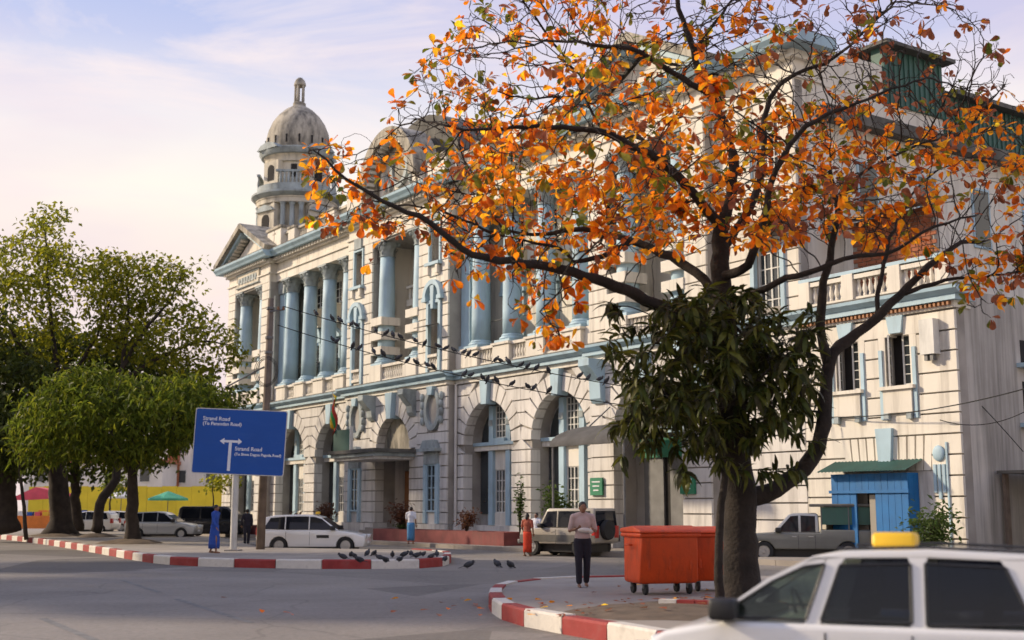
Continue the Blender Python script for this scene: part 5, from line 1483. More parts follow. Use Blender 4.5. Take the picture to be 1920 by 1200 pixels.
def tumble(poly, wb, zb, k, off=0.0):
    """prism whose sides lean inward above zb"""
    n = len(poly); f = lambda z: wb - (z - zb) * k + off
    vs = [(x, -f(z), z) for x, z in poly] + [(x, f(z), z) for x, z in poly]
    return vs, [tuple(range(n)), tuple(range(2 * n - 1, n - 1, -1))] + [((i + 1) % n, i, n + i, n + (i + 1) % n) for i in range(n)]
def car(name, loc, rz, label, cat, paint, low, house, wins, shield, rear, w, zb, k, wheels, wr, ww=.19, group=None, glass='dark_glass', lower_paint=None, roof_sign=False, rsx=.1, rsl=.07, hollow=False, extra=None, z=0.0, mirror=True, lamps=True, plate=True):
    c = empty(name, (loc[0], loc[1], z), rz, label, cat, group)
    b = bevel(MB().prism(low, -w, w).build('body', MAT[lower_paint or paint], c), .05, 3)
    if not hollow:
        vs, fs = tumble(house, w - .03, zb, k); bevel(MB().add(vs, fs).build('cabin', MAT[paint], c), .05, 3)
    for s in (-1, 1):
        for qi, q in enumerate(wins):
            f = lambda zz, o: s * (w - .03 - (zz - zb) * k + o)
            n = len(q)
            vs = [(x, f(zz, .004), zz) for x, zz in q] + [(x, f(zz, -.03), zz) for x, zz in q]
            fs = [tuple(range(n)), tuple(range(2 * n - 1, n - 1, -1))] + [((i + 1) % n, i, n + i, n + (i + 1) % n) for i in range(n)]
            MB().add(vs, fs).build('side_window', MAT[glass if not hollow else ('clear_glass' if qi == 0 else 'tinted_glass')], c)
            if hollow: continue
            cx = sum(p[0] for p in q) / n; cz = sum(p[1] for p in q) / n
            rim = [(cx + (x - cx) * 1.05 + .0, cz + (zz - cz) * 1.07) for x, zz in q]
            vs = [(x, f(zz, .0015), zz) for x, zz in rim] + [(x, f(zz, -.03), zz) for x, zz in rim]
            MB().add(vs, fs).build('window_seal', MAT['black'], c)
    for nm, q, sgn in (('windscreen', shield, 1), ('rear_window', rear, -1)):
        if not q: continue
        (xa, za), (xb, zb2) = q
        d = Vector((xb - xa, 0, zb2 - za)).normalized(); nn = Vector((d.z, 0, -d.x)) * (1 if sgn > 0 else -1)
        if nn.x * sgn < 0: nn = -nn
        g = lambda zz: w - .03 - (zz - zb) * k - .09
        A_, B_ = Vector((xa, 0, za)), Vector((xb, 0, zb2))
        vs = []
        for P_, hw in ((A_, g(za)), (B_, g(zb2))):
            for s in (-1, 1):
                for o in (.006, -.02): vs.append(P_ + nn * o + Vector((0, s * hw, 0)))
        MB().add(vs, [(0, 2, 6, 4), (1, 3, 7, 5), (0, 1, 3, 2), (4, 5, 7, 6), (0, 1, 5, 4), (2, 3, 7, 6)]).build(nm, MAT[glass if not hollow else 'clear_glass'], c)
    xf_, xr_ = max(p[0] for p in low), min(p[0] for p in low)
    for wx in wheels:
        for s in (-1, 1): wheel_parts(c, wx, s * (w - ww / 2 - .01), wr, ww, s)
    MB().box(min(wheels) - wr, max(wheels) + wr, -w + .25, w - .25, .16, .6).build('underbody', MAT['black'], c)
    for s in (-1, 1):
        if lamps:
            bevel(MB().box(xf_ - .30, xf_ + .008, s * (w - .30) - .17, s * (w - .30) + .28, .60, .76).build('headlight', MAT['headlamp'], c), .03, 2)
            bevel(MB().box(xr_ - .012, xr_ + .14, s * (w - .16) - .12, s * (w - .16) + .17, .70, zb + .1).build('tail_light', MAT['red_lamp'], c), .02, 2)
        xm = max(p[0] for q in wins for p in q)
        if mirror: bevel(MB().box(xm - .14, xm + .06, s * (w + .06) - .10, s * (w + .06) + .10, zb + .02, zb + .18).build('mirror', MAT['black'], c), .03, 2)
        for xd in sorted({min(p[0] for p in q) for q in wins})[:3]:
            if xd > xr_ + .8: MB().box(xd - .006, xd + .006, s * w - .003, s * w + .003, .34, zb - .05).build('door_seam', MAT['black'], c)
            bevel(MB().box(xd + .06, xd + .22, s * (w + .006) - .014, s * (w + .006) + .014, zb - .14, zb - .11).build('door_handle', MAT[paint], c), .008, 2)
    if plate: MB().box(xf_ - .03, xf_ + .012, -.2, .2, .40, .50).build('number_plate', MAT['sign_white'], c)
    if roof_sign:
        zt = max(p[1] for p in house)
        xs_ = rsx
        q = [(-.11, zt + .005), (.11, zt + .005), (.085, zt + .125), (-.085, zt + .125)]
        rs = MB().prism_x([(-.21, zt + .006), (.21, zt + .006), (.17, zt + .115), (-.17, zt + .115)], xs_ - rsl, xs_ + rsl).build('taxi_sign', MAT['yellow'], c); bevel(rs, .03, 3)
    if extra: extra(c)
    return c
def sedan_low(L0, L1, zb, hood, nose, wf, wr_, r, z0=.26):
    """closed side outline, x forward"""
    return [(L0, .40), (L0 - .03, .62), (L0, zb - .08), (L0 + .08, zb), (hood[0], zb), (hood[1], hood[2]), (nose, .66), (nose + .02, .46), (nose - .06, z0)] + arch_pts(wf, r, z0) + arch_pts(wr_, r, z0) + [(L0 + .12, z0)]

# -- near taxi, right foreground
lowN = sedan_low(-1.85, 1.72, .98, (.86, 1.35, .885), 1.70, 1.05, -1.2, .29)
houseN = [(-1.84, .97), (-1.72, 1.25), (-1.55, 1.43), (-1.25, 1.49), (-.6, 1.515), (-.05, 1.505), (.22, 1.46), (.55, 1.29), (1.02, .97)]
winsN = [[(.90, 1.005), (.80, 1.09), (.52, 1.27), (.28, 1.385), (.13, 1.405), (.27, 1.005)],
         [(.16, 1.005), (.02, 1.40), (-.48, 1.415), (-.48, 1.005)],
         [(-.58, .995), (-.58, 1.42), (-1.12, 1.40), (-1.28, 1.02)]]
HD = R(180 - 23)
def place_car_by(px, py, Y, local_x, rz, yoff):
    p = at(px, py, Y); f = Vector((math.cos(rz), math.sin(rz), 0)); l = Vector((-math.sin(rz), math.cos(rz), 0))
    return p - f * local_x - l * yoff
pN = place_car_by(1352, 1163, 9.5, .9, HD, .72)
def near_extra(c):
    for s in (-1, 1): MB().tube([(-1.5, s * .53, 1.502), (-.6, s * .55, 1.535), (.05, s * .53, 1.515)], .012, 6).build('roof_rail', MAT['black'], c)
    w_, zb_, k_ = .74, .97, .20
    f = lambda zz, o: (w_ - .03 - (zz - zb_) * k_ + o)
    pill = [('front_pillar', [(1.03, .965), (.56, 1.29), (.22, 1.46), (.10, 1.46), (.13, 1.405), (.28, 1.385), (.52, 1.27), (.80, 1.09), (.90, 1.005), (.88, .965)]),
            ('door_pillar', [(.29, .965), (.27, 1.005), (.13, 1.405), (.14, 1.46), (-.02, 1.46), (.02, 1.40), (.16, 1.005), (.17, .965)]),
            ('door_pillar', [(-.47, .965), (-.48, 1.415), (-.46, 1.46), (-.60, 1.46), (-.58, 1.42), (-.58, .965)]),
            ('rear_pillar', [(-1.28, .965), (-1.28, 1.02), (-1.12, 1.40), (-1.08, 1.46), (-1.42, 1.46), (-1.56, 1.42), (-1.73, 1.25), (-1.85, .965)])]
    for s in (-1, 1):
        for nm_, q in pill:
            n = len(q)
            vs = [(x, s * f(z, 0), z) for x, z in q] + [(x, s * f(z, -.06), z) for x, z in q]
            fs = [tuple(range(n)), tuple(range(2 * n - 1, n - 1, -1))] + [((i + 1) % n, i, n + i, n + (i + 1) % n) for i in range(n)]
            MB().add(vs, fs).build(nm_, MAT['paint_white'], c)
        for q in winsN:     # black rubber round each window
            n = len(q); cx = sum(p[0] for p in q) / n; cz = sum(p[1] for p in q) / n
            mb = MB()
            for i in range(n):
                a_, b_ = q[i], q[(i + 1) % n]
                mb.tube([(a_[0], s * f(a_[1], .006), a_[1]), (b_[0], s * f(b_[1], .006), b_[1])], .011, 5)
            mb.build('window_seal', MAT['black'], c)
    rp = [(-1.70, 1.39), (-1.55, 1.435), (-1.25, 1.49), (-.6, 1.515), (-.05, 1.505), (.22, 1.462), (.34, 1.39), (.30, 1.395), (.18, 1.425), (-.05, 1.45), (-.6, 1.46), (-1.25, 1.44), (-1.5, 1.40)]
    vs, fs = tumble(rp, w_ - .03, zb_, k_); bevel(MB().add(vs, fs).build('roof', MAT['paint_white'], c), .03, 3)
    # cabin: dashboard, wheel, seats
    bevel(MB().box(.62, 1.0, -.60, .60, .90, 1.03).build('dashboard', MAT['black'], c), .05, 3)
    MB().box(-1.75, 1.0, -.62, .62, .40, .62).build('cabin_floor', MAT['black'], c)
    MB().tube([(.50 + .05 * math.sin(a), -.33 + .17 * math.cos(a), 1.0 + .16 * math.sin(a)) for a in [2 * math.pi * i / 18 for i in range(19)]], .014, 6).build('steering_wheel', MAT['black'], c)
    for sx_, ys in ((-.02, (-.33, .33)), (-.95, (-.36, 0, .36))):
        for y_ in ys:
            st = bevel(MB().prism([(sx_ - .02, .62), (sx_ + .10, .62), (sx_ - .02, 1.16), (sx_ - .14, 1.16)], y_ - .22, y_ + .22).build('seat', MAT['seat_cloth'], c), .05, 3)
            bevel(MB().box(sx_ - .16, sx_ - .06, y_ - .12, y_ + .12, 1.18, 1.36).build('headrest', MAT['seat_cloth'], st), .04, 3)
car('taxi_car', pN, HD, 'white taxi in the right foreground, cut off by the frame, yellow sign on its roof', 'car', 'paint_white', lowN, houseN, winsN, ((1.01, .99), (.25, 1.44)), ((-1.83, 1.0), (-1.62, 1.38)), .74, .97, .20, (1.05, -1.2), .29, roof_sign=True, rsx=-.32, rsl=.16, hollow=True, extra=near_extra, group='taxis')

# -- white estate taxi beyond the island
lowT = sedan_low(-2.2, 2.2, .93, (.95, 1.78, .80), 2.16, 1.38, -1.30, .33)
houseT = [(-2.16, .92), (-2.05, 1.28), (-1.9, 1.44), (-1.5, 1.52), (-.5, 1.55), (.05, 1.52), (.35, 1.44), (1.1, .92)]
winsT = [[(.92, .965), (.40, 1.36), (.12, 1.44), (-.06, 1.45), (-.06, .965)], [(-.14, .965), (-.14, 1.455), (-1.02, 1.45), (-1.02, .965)], [(-1.10, .965), (-1.10, 1.445), (-1.66, 1.40), (-1.92, .99)]]
def taxi_extra(c):
    for s in (-1, 1): MB().box(.22, .72, s * .853 - .003, s * .853 + .003, .62, .74).build('door_lettering', MAT['black'], c)
g = gnd(590, 1037)
hT = R(-2)
car('taxi_car', g, hT, 'white estate taxi crossing behind the tip of the striped island', 'car', 'paint_white', lowT, houseT, winsT, ((1.08, .95), (.38, 1.42)), ((-2.15, .96), (-1.97, 1.36)), .85, .92, .22, (1.38, -1.30), .33, roof_sign=True, extra=taxi_extra, group='taxis')
# -- silver hatchback under the trees
lowS = sedan_low(-1.95, 2.0, .92, (.85, 1.55, .82), 1.95, 1.22, -1.2, .30)
houseS = [(-1.9, .91), (-1.78, 1.3), (-1.6, 1.44), (-.3, 1.5), (.2, 1.44), (1.0, .91)]
winsS = [[(.80, .95), (.22, 1.37), (-.10, 1.42), (-.10, .95)], [(-.17, .95), (-.17, 1.43), (-.92, 1.41), (-.92, .95)], [(-1.0, .95), (-1.0, 1.40), (-1.5, 1.36), (-1.66, .98)]]
p = at(308, 975, 69)
car('parked_car', p, R(-3), 'silver hatchback parked under the trees left of the sign', 'car', 'paint_silver', lowS, houseS, winsS, ((.98, .94), (.24, 1.40)), ((-1.88, .96), (-1.72, 1.36)), .82, .91, .22, (1.22, -1.2), .30, z=.12, group='cars parked under the trees')
# -- dark van
lowV = sedan_low(-2.2, 2.2, 1.05, (1.55, 1.95, .98), 2.15, 1.45, -1.35, .33)
houseV = [(-2.18, 1.04), (-2.1, 1.75), (-1.9, 1.86), (.7, 1.86), (1.0, 1.78), (1.7, 1.04)]
winsV = [[(1.45, 1.1), (.95, 1.68), (.6, 1.74), (.6, 1.1)], [(.5, 1.1), (.5, 1.74), (-.7, 1.74), (-.7, 1.1)], [(-.8, 1.1), (-.8, 1.74), (-1.9, 1.72), (-1.95, 1.1)]]
p = at(405, 965, 78)
car('parked_van', p, R(-3), 'black van parked behind the silver hatchback, partly behind the signpost', 'van', 'paint_dark', lowV, houseV, winsV, ((1.66, 1.08), (1.03, 1.74)), ((-2.19, 1.1), (-2.12, 1.7)), .88, 1.04, .12, (1.45, -1.35), .33, z=.05)
p = at(205, 960, 90)
car('parked_car', p, R(178), 'white car half hidden behind the leaning trunk, far left', 'car', 'paint_white', lowS, houseS, winsS, ((.98, .94), (.24, 1.40)), ((-1.88, .96), (-1.72, 1.36)), .82, .91, .22, (1.22, -1.2), .30, z=.1, group='cars parked under the trees')
p = at(166, 965, 84)
car('parked_car', p, R(176), 'white car between the two trunks, leftmost of the parked cars', 'car', 'paint_white', lowS, houseS, winsS, ((.98, .94), (.24, 1.40)), ((-1.88, .96), (-1.72, 1.36)), .82, .91, .22, (1.22, -1.2), .30, z=.1, group='cars parked under the trees')
# -- off-roader by the doorway
lowJ = [(-1.85, .52), (-1.88, .8), (-1.85, 1.06), (.75, 1.06), (1.65, 1.0), (1.74, .8), (1.72, .5)] + arch_pts(1.15, .36, .46) + arch_pts(-1.15, .36, .46)
houseJ = [(-1.84, 1.05), (-1.80, 1.76), (-1.7, 1.80), (.35, 1.80), (.45, 1.76), (.85, 1.05)]
winsJ = [[(.68, 1.1), (.40, 1.66), (-.05, 1.68), (-.05, 1.1)], [(-.15, 1.1), (-.15, 1.68), (-1.6, 1.68), (-1.6, 1.1)]]
def jeep_extra(c):
    t = MB().lathe([(.18, -.1), (.36, -.1), (.38, 0), (.36, .1), (.18, .1)], 18); t.xf(Matrix.Rotation(R(90), 4, 'Y')); t.build('spare_wheel', MAT['tyre'], c, smooth=True, loc=(-1.98, .1, 1.0))
    bevel(MB().box(1.70, 1.84, -.8, .8, .45, .62).build('bumper', MAT['grey_metal'], c), .03)
    MB().box(-1.9, 1.7, -.815, -.80, .55, .80).build('side_cladding', MAT['roof_dark'], c); MB().box(-1.9, 1.7, .80, .815, .55, .80).build('side_cladding', MAT['roof_dark'], c)
g = gnd(1064, 1042)
car('parked_suv', g, R(180 - 40), 'beige boxy off-roader parked before the facade, behind the man with the bundle', 'car', 'paint_beige', lowJ, houseJ, winsJ, ((.83, 1.09), (.47, 1.72)), ((-1.855, 1.12), (-1.815, 1.7)), .80, 1.05, .10, (1.15, -1.15), .36, ww=.23, extra=jeep_extra)
# -- pickup with covered bed
lowP = [(-2.35, .55), (-2.37, .85), (-2.35, 1.08), (-.45, 1.08), (-.45, .98), (1.05, .98), (2.1, .92), (2.2, .75), (2.18, .45)] + arch_pts(1.45, .34, .42) + arch_pts(-1.35, .34, .42)
houseP = [(-.42, .97), (-.40, 1.58), (-.3, 1.64), (.45, 1.64), (.6, 1.58), (1.15, .97)]
winsP = [[(.98, 1.02), (.52, 1.52), (.28, 1.54), (.28, 1.02)], [(.18, 1.02), (.18, 1.54), (-.28, 1.52), (-.28, 1.02)]]
def pick_extra(c):
    for x in (-2.3, -1.4, -.5):
        for s in (-1, 1): MB().tube([(x, s * .74, 1.08), (x, s * .72, 1.85)], .025, 6).build('canopy_post', MAT['grey_metal'], c)
    bevel(MB().box(-2.45, -.1, -.82, .82, 1.85, 1.95).build('canopy_roof', MAT['roof_dark'], c), .04)
    MB().box(-2.3, -.5, -.735, .735, 1.25, 1.84).build('canopy_tarpaulin', MAT['green_metal'], c)
p = gnd(1515, 1052)
car('pickup_truck', p, R(180 - 14), 'grey-green pickup with a covered bed behind the big trunk', 'truck', 'paint_silver', lowP, houseP, winsP, ((1.13, 1.0), (.62, 1.54)), None, .80, .97, .16, (1.45, -1.35), .34, ww=.22, lower_paint='paint_greygreen', extra=pick_extra)

# ------------------------------------------------------------------ people
def remesh(o, vox=.014, sm=3):
    m = o.modifiers.new('remesh', 'REMESH'); m.mode = 'VOXEL'; m.voxel_size = vox; m.use_smooth_shade = True
    m2 = o.modifiers.new('smooth', 'SMOOTH'); m2.factor = .5; m2.iterations = sm
    return o
def chain(mb, pts, rad, n=10):
    mb.tube(pts, rad, n)
    for p, r in zip(pts, rad): mb.ball(p, r, n, 6)
def hand(mb, wrist, d, palm_n, curl=.5, side=1):
    d = Vector(d).normalized(); pn = Vector(palm_n).normalized(); pn = (pn - d * pn.dot(d)).normalized(); s = d.cross(pn) * side
    w = Vector(wrist)
    mb.ball(w + d * .05, (.022, .022, .022), 8, 5)
    rot = Matrix((s, pn, d)).transposed()
    mb.ball(w + d * .055, (.042, .017, .055), 10, 6, rot=rot)
    for k, (o, L) in enumerate(((-.030, .068), (-.010, .078), (.010, .073), (.028, .058))):
        b0 = w + d * .095 + s * o; d1 = (d * math.cos(curl * .6) + pn * math.sin(curl * .6)); d2 = (d * math.cos(curl * 1.5) + pn * math.sin(curl * 1.5))
        chain(mb, [b0, b0 + d1 * L * .5, b0 + d1 * L * .5 + d2 * L * .5], [.0095, .009, .0075], 6)
    t0 = w + d * .03 - s * .03; td = (d * .6 - s * .7 + pn * .4).normalized()
    chain(mb, [t0, t0 + td * .035, t0 + (td * .035) + (d * .8 - s * .2 + pn * .3).normalized() * .032], [.012, .011, .009], 6)
def person(name, pos, rz, H, label, shirt, lower, pose, hair_long=False, skirt=False, group=None, lower_name=None):
    """local: faces -Y, z up, built 1.70 m tall and scaled"""
    root = empty(name, pos, rz, label, 'person', group); k = H / 1.70; root.scale = (k, k, k)
    st = pose.get('stride', .08); lean = pose.get('lean', 0)
    b = MB()
    hip = [Vector((s * .085, 0, .90)) for s in (-1, 1)]
    knee = [Vector((-.09, -st * .8, .49)), Vector((.09, st * .35, .48))]
    ank = [Vector((-.085, -st * .9, .09)), Vector((.085, st * 1.3, .10))]
    for i in (0, 1):
        chain(b, [hip[i], (hip[i] + knee[i]) / 2, knee[i], (knee[i] * .6 + ank[i] * .4) + Vector((0, .012, 0)), ank[i]], [.082, .070, .052, .050, .036])
        f = ank[i] + Vector((0, 0, -.055)); chain(b, [f + Vector((0, .04, 0)), f + Vector((0, -.06, -.005)), f + Vector((0, -.15, -.012))], [.034, .034, .024], 8)
    ch = Vector((0, -lean, 1.28)); nk = Vector((0, -lean * 1.25, 1.46)); hd = Vector((pose.get('hx', 0), -lean * 1.4 - .015 - pose.get('nod', 0), 1.585))
    b.ball((0, 0, .96), (.15, .105, .14), 14, 8); b.ball((0, -lean * .5, 1.12), (.135, .095, .16), 14, 8); b.ball(ch, (.165, .105, .16), 14, 8)
    chain(b, [nk - Vector((0, 0, .06)), nk + Vector((0, -.005, .07))], [.052, .048])
    b.ball(hd, (.072, .092, .108), 16, 10); b.ball(hd + Vector((0, -.035, -.06)), (.052, .05, .05), 10, 6)
    chain(b, [hd + Vector((0, -.085, .02)), hd + Vector((0, -.105, -.022))], [.011, .015], 6)           # nose
    for s in (-1, 1): b.ball(hd + Vector((s * .074, .01, -.01)), (.012, .022, .03), 8, 5)
    arms = []
    for i, s in enumerate((-1, 1)):
        sh = ch + Vector((s * .185, 0, .11)); el = sh + Vector(pose['el'][i]); wr = el + Vector(pose['wr'][i])
        chain(b, [sh, (sh + el) / 2, el, (el + wr) / 2, wr], [.054, .046, .039, .035, .026]); arms.append((sh, el, wr))
        hand(b, wr, wr - el, pose.get('palm', [(0, -1, 0), (0, -1, 0)])[i], pose.get('curl', .5), s)
    body = remesh(b.build('body', MAT['skin'], root), .011, 2)
    # eyes, mouth line
    for s in (-1, 1):
        MB().ball(hd + Vector((s * .030, -.083, .012)), (.012, .008, .008), 8, 5).build('eye', MAT['black'], root)
    MB().ball(hd + Vector((0, -.085, -.055)), (.022, .008, .005), 8, 4).build('mouth', MAT['top_brown'], root)
    # hair
    h = MB(); h.ball(hd + Vector((0, .018, .03)), (.082, .096, .094), 16, 9); 
    if hair_long: h.ball(hd + Vector((0, .085, -.04)), (.06, .05, .10), 10, 6)
    hv = []
    ho = h.build('hair', MAT['hair'], root, smooth='full')
    # shirt
    c = MB(); c.ball((0, 0, 1.0), (.168, .122, .13), 14, 8); c.ball((0, -lean * .5, 1.13), (.160, .118, .17), 14, 8); c.ball(ch + Vector((0, 0, .0)), (.182, .124, .17), 14, 8)
    chain(c, [ch + Vector((-.15, 0, .12)), ch + Vector((0, 0, .165)), ch + Vector((.15, 0, .12))], [.07, .075, .07])
    for sh, el, wr in arms:
        e2 = sh + (el - sh) * pose.get('sleeve', .8)
        chain(c, [sh, (sh + e2) / 2, e2], [.075, .066, .060])
        if pose.get('long'): chain(c, [el, (el + wr) / 2, wr - (wr - el) * .1], [.058, .05, .042])
    remesh(c.build('shirt', MAT[shirt], root), .016, 3)
    # lower garment
    l = MB()
    if skirt:
        zs = [(.98, .165, .125), (.85, .175, .135), (.6, .17, .14 + st * .2), (.35, .165, .13 + st * .45), (.16, .16, .12 + st * .55)]
        rings = []
        n = 20; vs = []
        for q, (z_, rx, ry) in enumerate(zs):
            for i in range(n):
                a = 2 * math.pi * i / n; rr = 1 + .05 * math.sin(5 * a + q) * (q > 1)
                vs.append((rx * rr * math.cos(a), ry * rr * math.sin(a), z_))
        fs = [(j * n + i, j * n + (i + 1) % n, (j + 1) * n + (i + 1) % n, (j + 1) * n + i) for j in range(len(zs) - 1) for i in range(n)]
        l.add(vs, fs); lo = l.build(lower_name or 'wrap_skirt', MAT[lower], root, smooth='full'); so = lo.modifiers.new('thick', 'SOLIDIFY'); so.thickness = .01
    else:
        l.ball((0, 0, .95), (.166, .118, .13), 14, 8)
        for i in (0, 1): chain(l, [hip[i] + Vector((0, 0, .0)), (hip[i] + knee[i]) / 2, knee[i], (knee[i] + ank[i]) / 2, ank[i] + Vector((0, 0, .03))], [.105, .092, .075, .070, .064])
        lo = remesh(l.build(lower_name or 'trousers', MAT[lower], root), .016, 3)
    return root, hd, arms, lo
# man with a bundle on the near corner
r1_, hd_, ar_, _ = person('person', gnd(1093, 1101, .24), R(6), 1.70, 'person in pale pink shirt and dark trousers holding a small bundle by the orange bins', 'shirt_pink', 'navy_cloth',
       dict(stride=.07, lean=.02, nod=.02, el=[(-.07, .04, -.27), (.08, .03, -.27)], wr=[(.10, -.22, .04), (-.07, -.22, .00)], palm=[(.3, -.2, 1), (-.3, -.2, 1)], sleeve=.85, curl=.9))
bd = MB(); bd.ball((0, 0, 0), (.15, .07, .055), 14, 7); bd.ball((.12, 0, -.01), (.06, .06, .05), 10, 6)
bo = remesh(bd.build('paper_bundle', MAT['kerb_white'], smooth='full'), .012, 2); bo.location = r1_.matrix_basis @ Vector((.0, -.30, 1.13)); bo.rotation_euler = (0, .08, R(6))
tag(bo, 'pale paper bundle held at the waist by the man in pink', 'bundle')
person('person', gnd(401, 1037, .24), R(75), 1.68, 'person in blue top and blue wrapped skirt walking by the signpost', 'cloth_blue', 'cloth_blue',
       dict(stride=.14, lean=.02, el=[(-.05, -.05, -.28), (.05, .08, -.27)], wr=[(.0, -.12, -.2), (.0, -.02, -.24)], long=True), hair_long=False, skirt=True)
person('person', gnd(770, 1020, .16), R(165), 1.70, 'person in white shirt and blue wrapped skirt walking towards the main steps', 'shirt_white', 'longyi_blue',
       dict(stride=.10, el=[(-.06, .05, -.27), (.06, -.05, -.27)], wr=[(0, -.06, -.23), (0, -.08, -.22)], long=False), skirt=True)
person('person', gnd(989, 1043), R(150), 1.60, 'person in brown top and red skirt beside the off-roader', 'top_brown', 'skirt_red',
       dict(stride=.08, el=[(-.07, .02, -.26), (.07, -.02, -.26)], wr=[(.02, -.08, -.22), (-.02, -.1, -.2)], long=False), hair_long=True, skirt=True)
person('person', gnd(1006, 1040), R(-30), 1.62, 'person in white shirt standing behind the one in red skirt', 'shirt_white', 'navy_cloth',
       dict(stride=.05, el=[(-.05, .02, -.27), (.07, .02, -.26)], wr=[(.02, -.08, -.22), (-.02, -.1, -.2)], long=False))
person('person', gnd(462, 1022, .1), R(200), 1.66, 'person in dark clothes behind the signpost, left of the white taxi', 'navy_cloth', 'navy_cloth',
       dict(stride=.06, el=[(-.05, .02, -.27), (.07, .02, -.26)], wr=[(.02, -.08, -.22), (-.02, -.1, -.2)], long=True))

# ------------------------------------------------------------------ orange bins
def bin_thing(px, py, rz, label, w=1.12, d=.88, s=1.0):
    g = gnd(px, py, .24)
    c = empty('wheeled_bin', g, rz, label, 'bin', 'orange wheeled bins'); c.scale = (s, s, s)
    h0, h1 = .20, 1.10
    vs = []
    for z, ax, ay in ((h0, .40, .34), (h0 + .05, .43, .37), (h1 - .08, w / 2, d / 2), (h1, w / 2, d / 2)):
        vs += [(-ax, -ay, z), (ax, -ay, z), (ax, ay, z), (-ax, ay, z)]
    # taper less on the long side
    vs = [((x * 1.38 if z < .5 else x), y, z) for x, y, z in vs]
    fs = [(3, 2, 1, 0)] + [(j * 4 + i, j * 4 + (i + 1) % 4, (j + 1) * 4 + (i + 1) % 4, (j + 1) * 4 + i) for j in range(3) for i in range(4)] + [(12, 13, 14, 15)]
    b = bevel(MB().add(vs, fs).build('tub', MAT['bin_orange'], c), .04, 3)
    bevel(MB().box(-w / 2 - .05, w / 2 + .05, -d / 2 - .05, d / 2 + .05, h1 - .06, h1 + .02).build('rim', MAT['bin_orange'], c), .03, 3)
    bevel(MB().prism_x([(-d / 2 - .07, h1 + .022), (d / 2 + .06, h1 + .022), (d / 2 + .04, h1 + .10), (-.1, h1 + .15), (-d / 2 - .02, h1 + .07)], -w / 2 - .06, w / 2 + .06).build('lid', MAT['bin_orange'], c), .03, 3)
    for sx in (-.42, 0, .42): bevel(MB().box(sx - .03, sx + .03, -d / 2 + .035, -d / 2 + .10, .45, h1 - .12).build('rib', MAT['bin_orange'], c), .012, 2)
    for sx in (-1, 1):
        MB().tube([(sx * (w / 2 + .05), -.1, h1 - .2), (sx * (w / 2 + .11), -.1, h1 - .2), (sx * (w / 2 + .11), .1, h1 - .2), (sx * (w / 2 + .05), .1, h1 - .2)], .02, 6).build('handle', MAT['bin_orange'], c)
        for sy in (-1, 1):
            t = MB().lathe([(.05, -.03), (.09, -.03), (.10, 0), (.09, .03), (.05, .03)], 14); t.xf(Matrix.Rotation(R(90), 4, 'Y'))
            wl_ = t.build('castor', MAT['tyre'], c, smooth=True, loc=(sx * .44, sy * .28, .10)); MB().box(-.05, .05, -.03, .03, .02, .11).build('castor_fork', MAT['grey_metal'], wl_)
    return c
bin_thing(1240, 1113, R(17), 'orange wheeled bin, the left of the pair by the tree')
bin_thing(1340, 1107, R(10), 'orange wheeled bin right beside the tree trunk, partly hidden', s=.98)

# ------------------------------------------------------------------ road sign
g = gnd(437, 1033, .24); YS = g.y
sg = empty('road_sign', g, 0, 'large blue direction sign on a pale steel post with white arrow and road names', 'sign')
def SL(x, y): q = at(x, y, YS - .12); return q - g
tl, tr_, br, bl = SL(366, 764), SL(538.5, 771), SL(533, 893), SL(359.5, 888)
ctr = (tl + tr_ + br + bl) / 4
wS = ((tr_ - tl).length + (br - bl).length) / 2; hS = ((tl - bl).length + (tr_ - br).length) / 2; rollS = math.atan2((tr_ - tl).z, (tr_ - tl).x)
ps = empty('sign_pivot_tmp'); Mx = Matrix.Translation(ctr) @ Matrix.Rotation(-rollS, 4, 'Y') @ Matrix.Rotation(R(90), 4, 'X')
bpy.data.objects.remove(ps)
def sp(name, mb, mat, parent=sg, bev=0):
    mb.xf(Mx); o = mb.build(name, mat, parent)
    return o
def rr_poly(w, h, r, n=5):
    out = []
    for cx, cy, a0 in ((w / 2 - r, h / 2 - r, 0), (-w / 2 + r, h / 2 - r, 90), (-w / 2 + r, -h / 2 + r, 180), (w / 2 - r, -h / 2 + r, 270)):
        out += [(cx + r * math.cos(R(a0 + 90 * i / n)), cy + r * math.sin(R(a0 + 90 * i / n))) for i in range(n + 1)]
    return out
panel = sp('sign_panel', MB().prism_z(rr_poly(wS, hS, .09), -.03, 0), MAT['steel'])
sp('sign_face', MB().prism_z(rr_poly(wS - .07, hS - .07, .07), .001, .005), MAT['sign_blue'], panel)
def fx(u_): return (u_ - .5) * wS
def fy(v_): return (.5 - v_) * hS
# arrow: stem and two heads
sp('arrow_stem', MB().prism_z([(fx(.385), fy(.945)), (fx(.418), fy(.945)), (fx(.418), fy(.515)), (fx(.385), fy(.515))], .007, .009), MAT['sign_white'], panel)
sp('arrow_bar', MB().prism_z([(fx(.33), fy(.514)), (fx(.49), fy(.514)), (fx(.49), fy(.478)), (fx(.33), fy(.478))], .007, .009), MAT['sign_white'], panel)
sp('arrow_head', MB().prism_z([(fx(.285), fy(.496)), (fx(.335), fy(.545)), (fx(.335), fy(.447))], .0072, .0092), MAT['sign_white'], panel)
sp('arrow_head', MB().prism_z([(fx(.528), fy(.496)), (fx(.485), fy(.447)), (fx(.485), fy(.545))], .0072, .0092), MAT['sign_white'], panel)
for s_, u_, v_, sz in (('Strand Road', .085, .185, .205), ('(To Pansodan Road)', .085, .258, .178), ('Strand Road', .455, .63, .205), ('(To Shwe Dagon Pagoda Road)', .455, .705, .138)):
    me = text_mesh(s_, sz, MAT['sign_white'], 'lettering', .004)
    o = inst('lettering', me, panel); o.matrix_basis = Mx @ Matrix.Translation((fx(u_), fy(v_), .008))
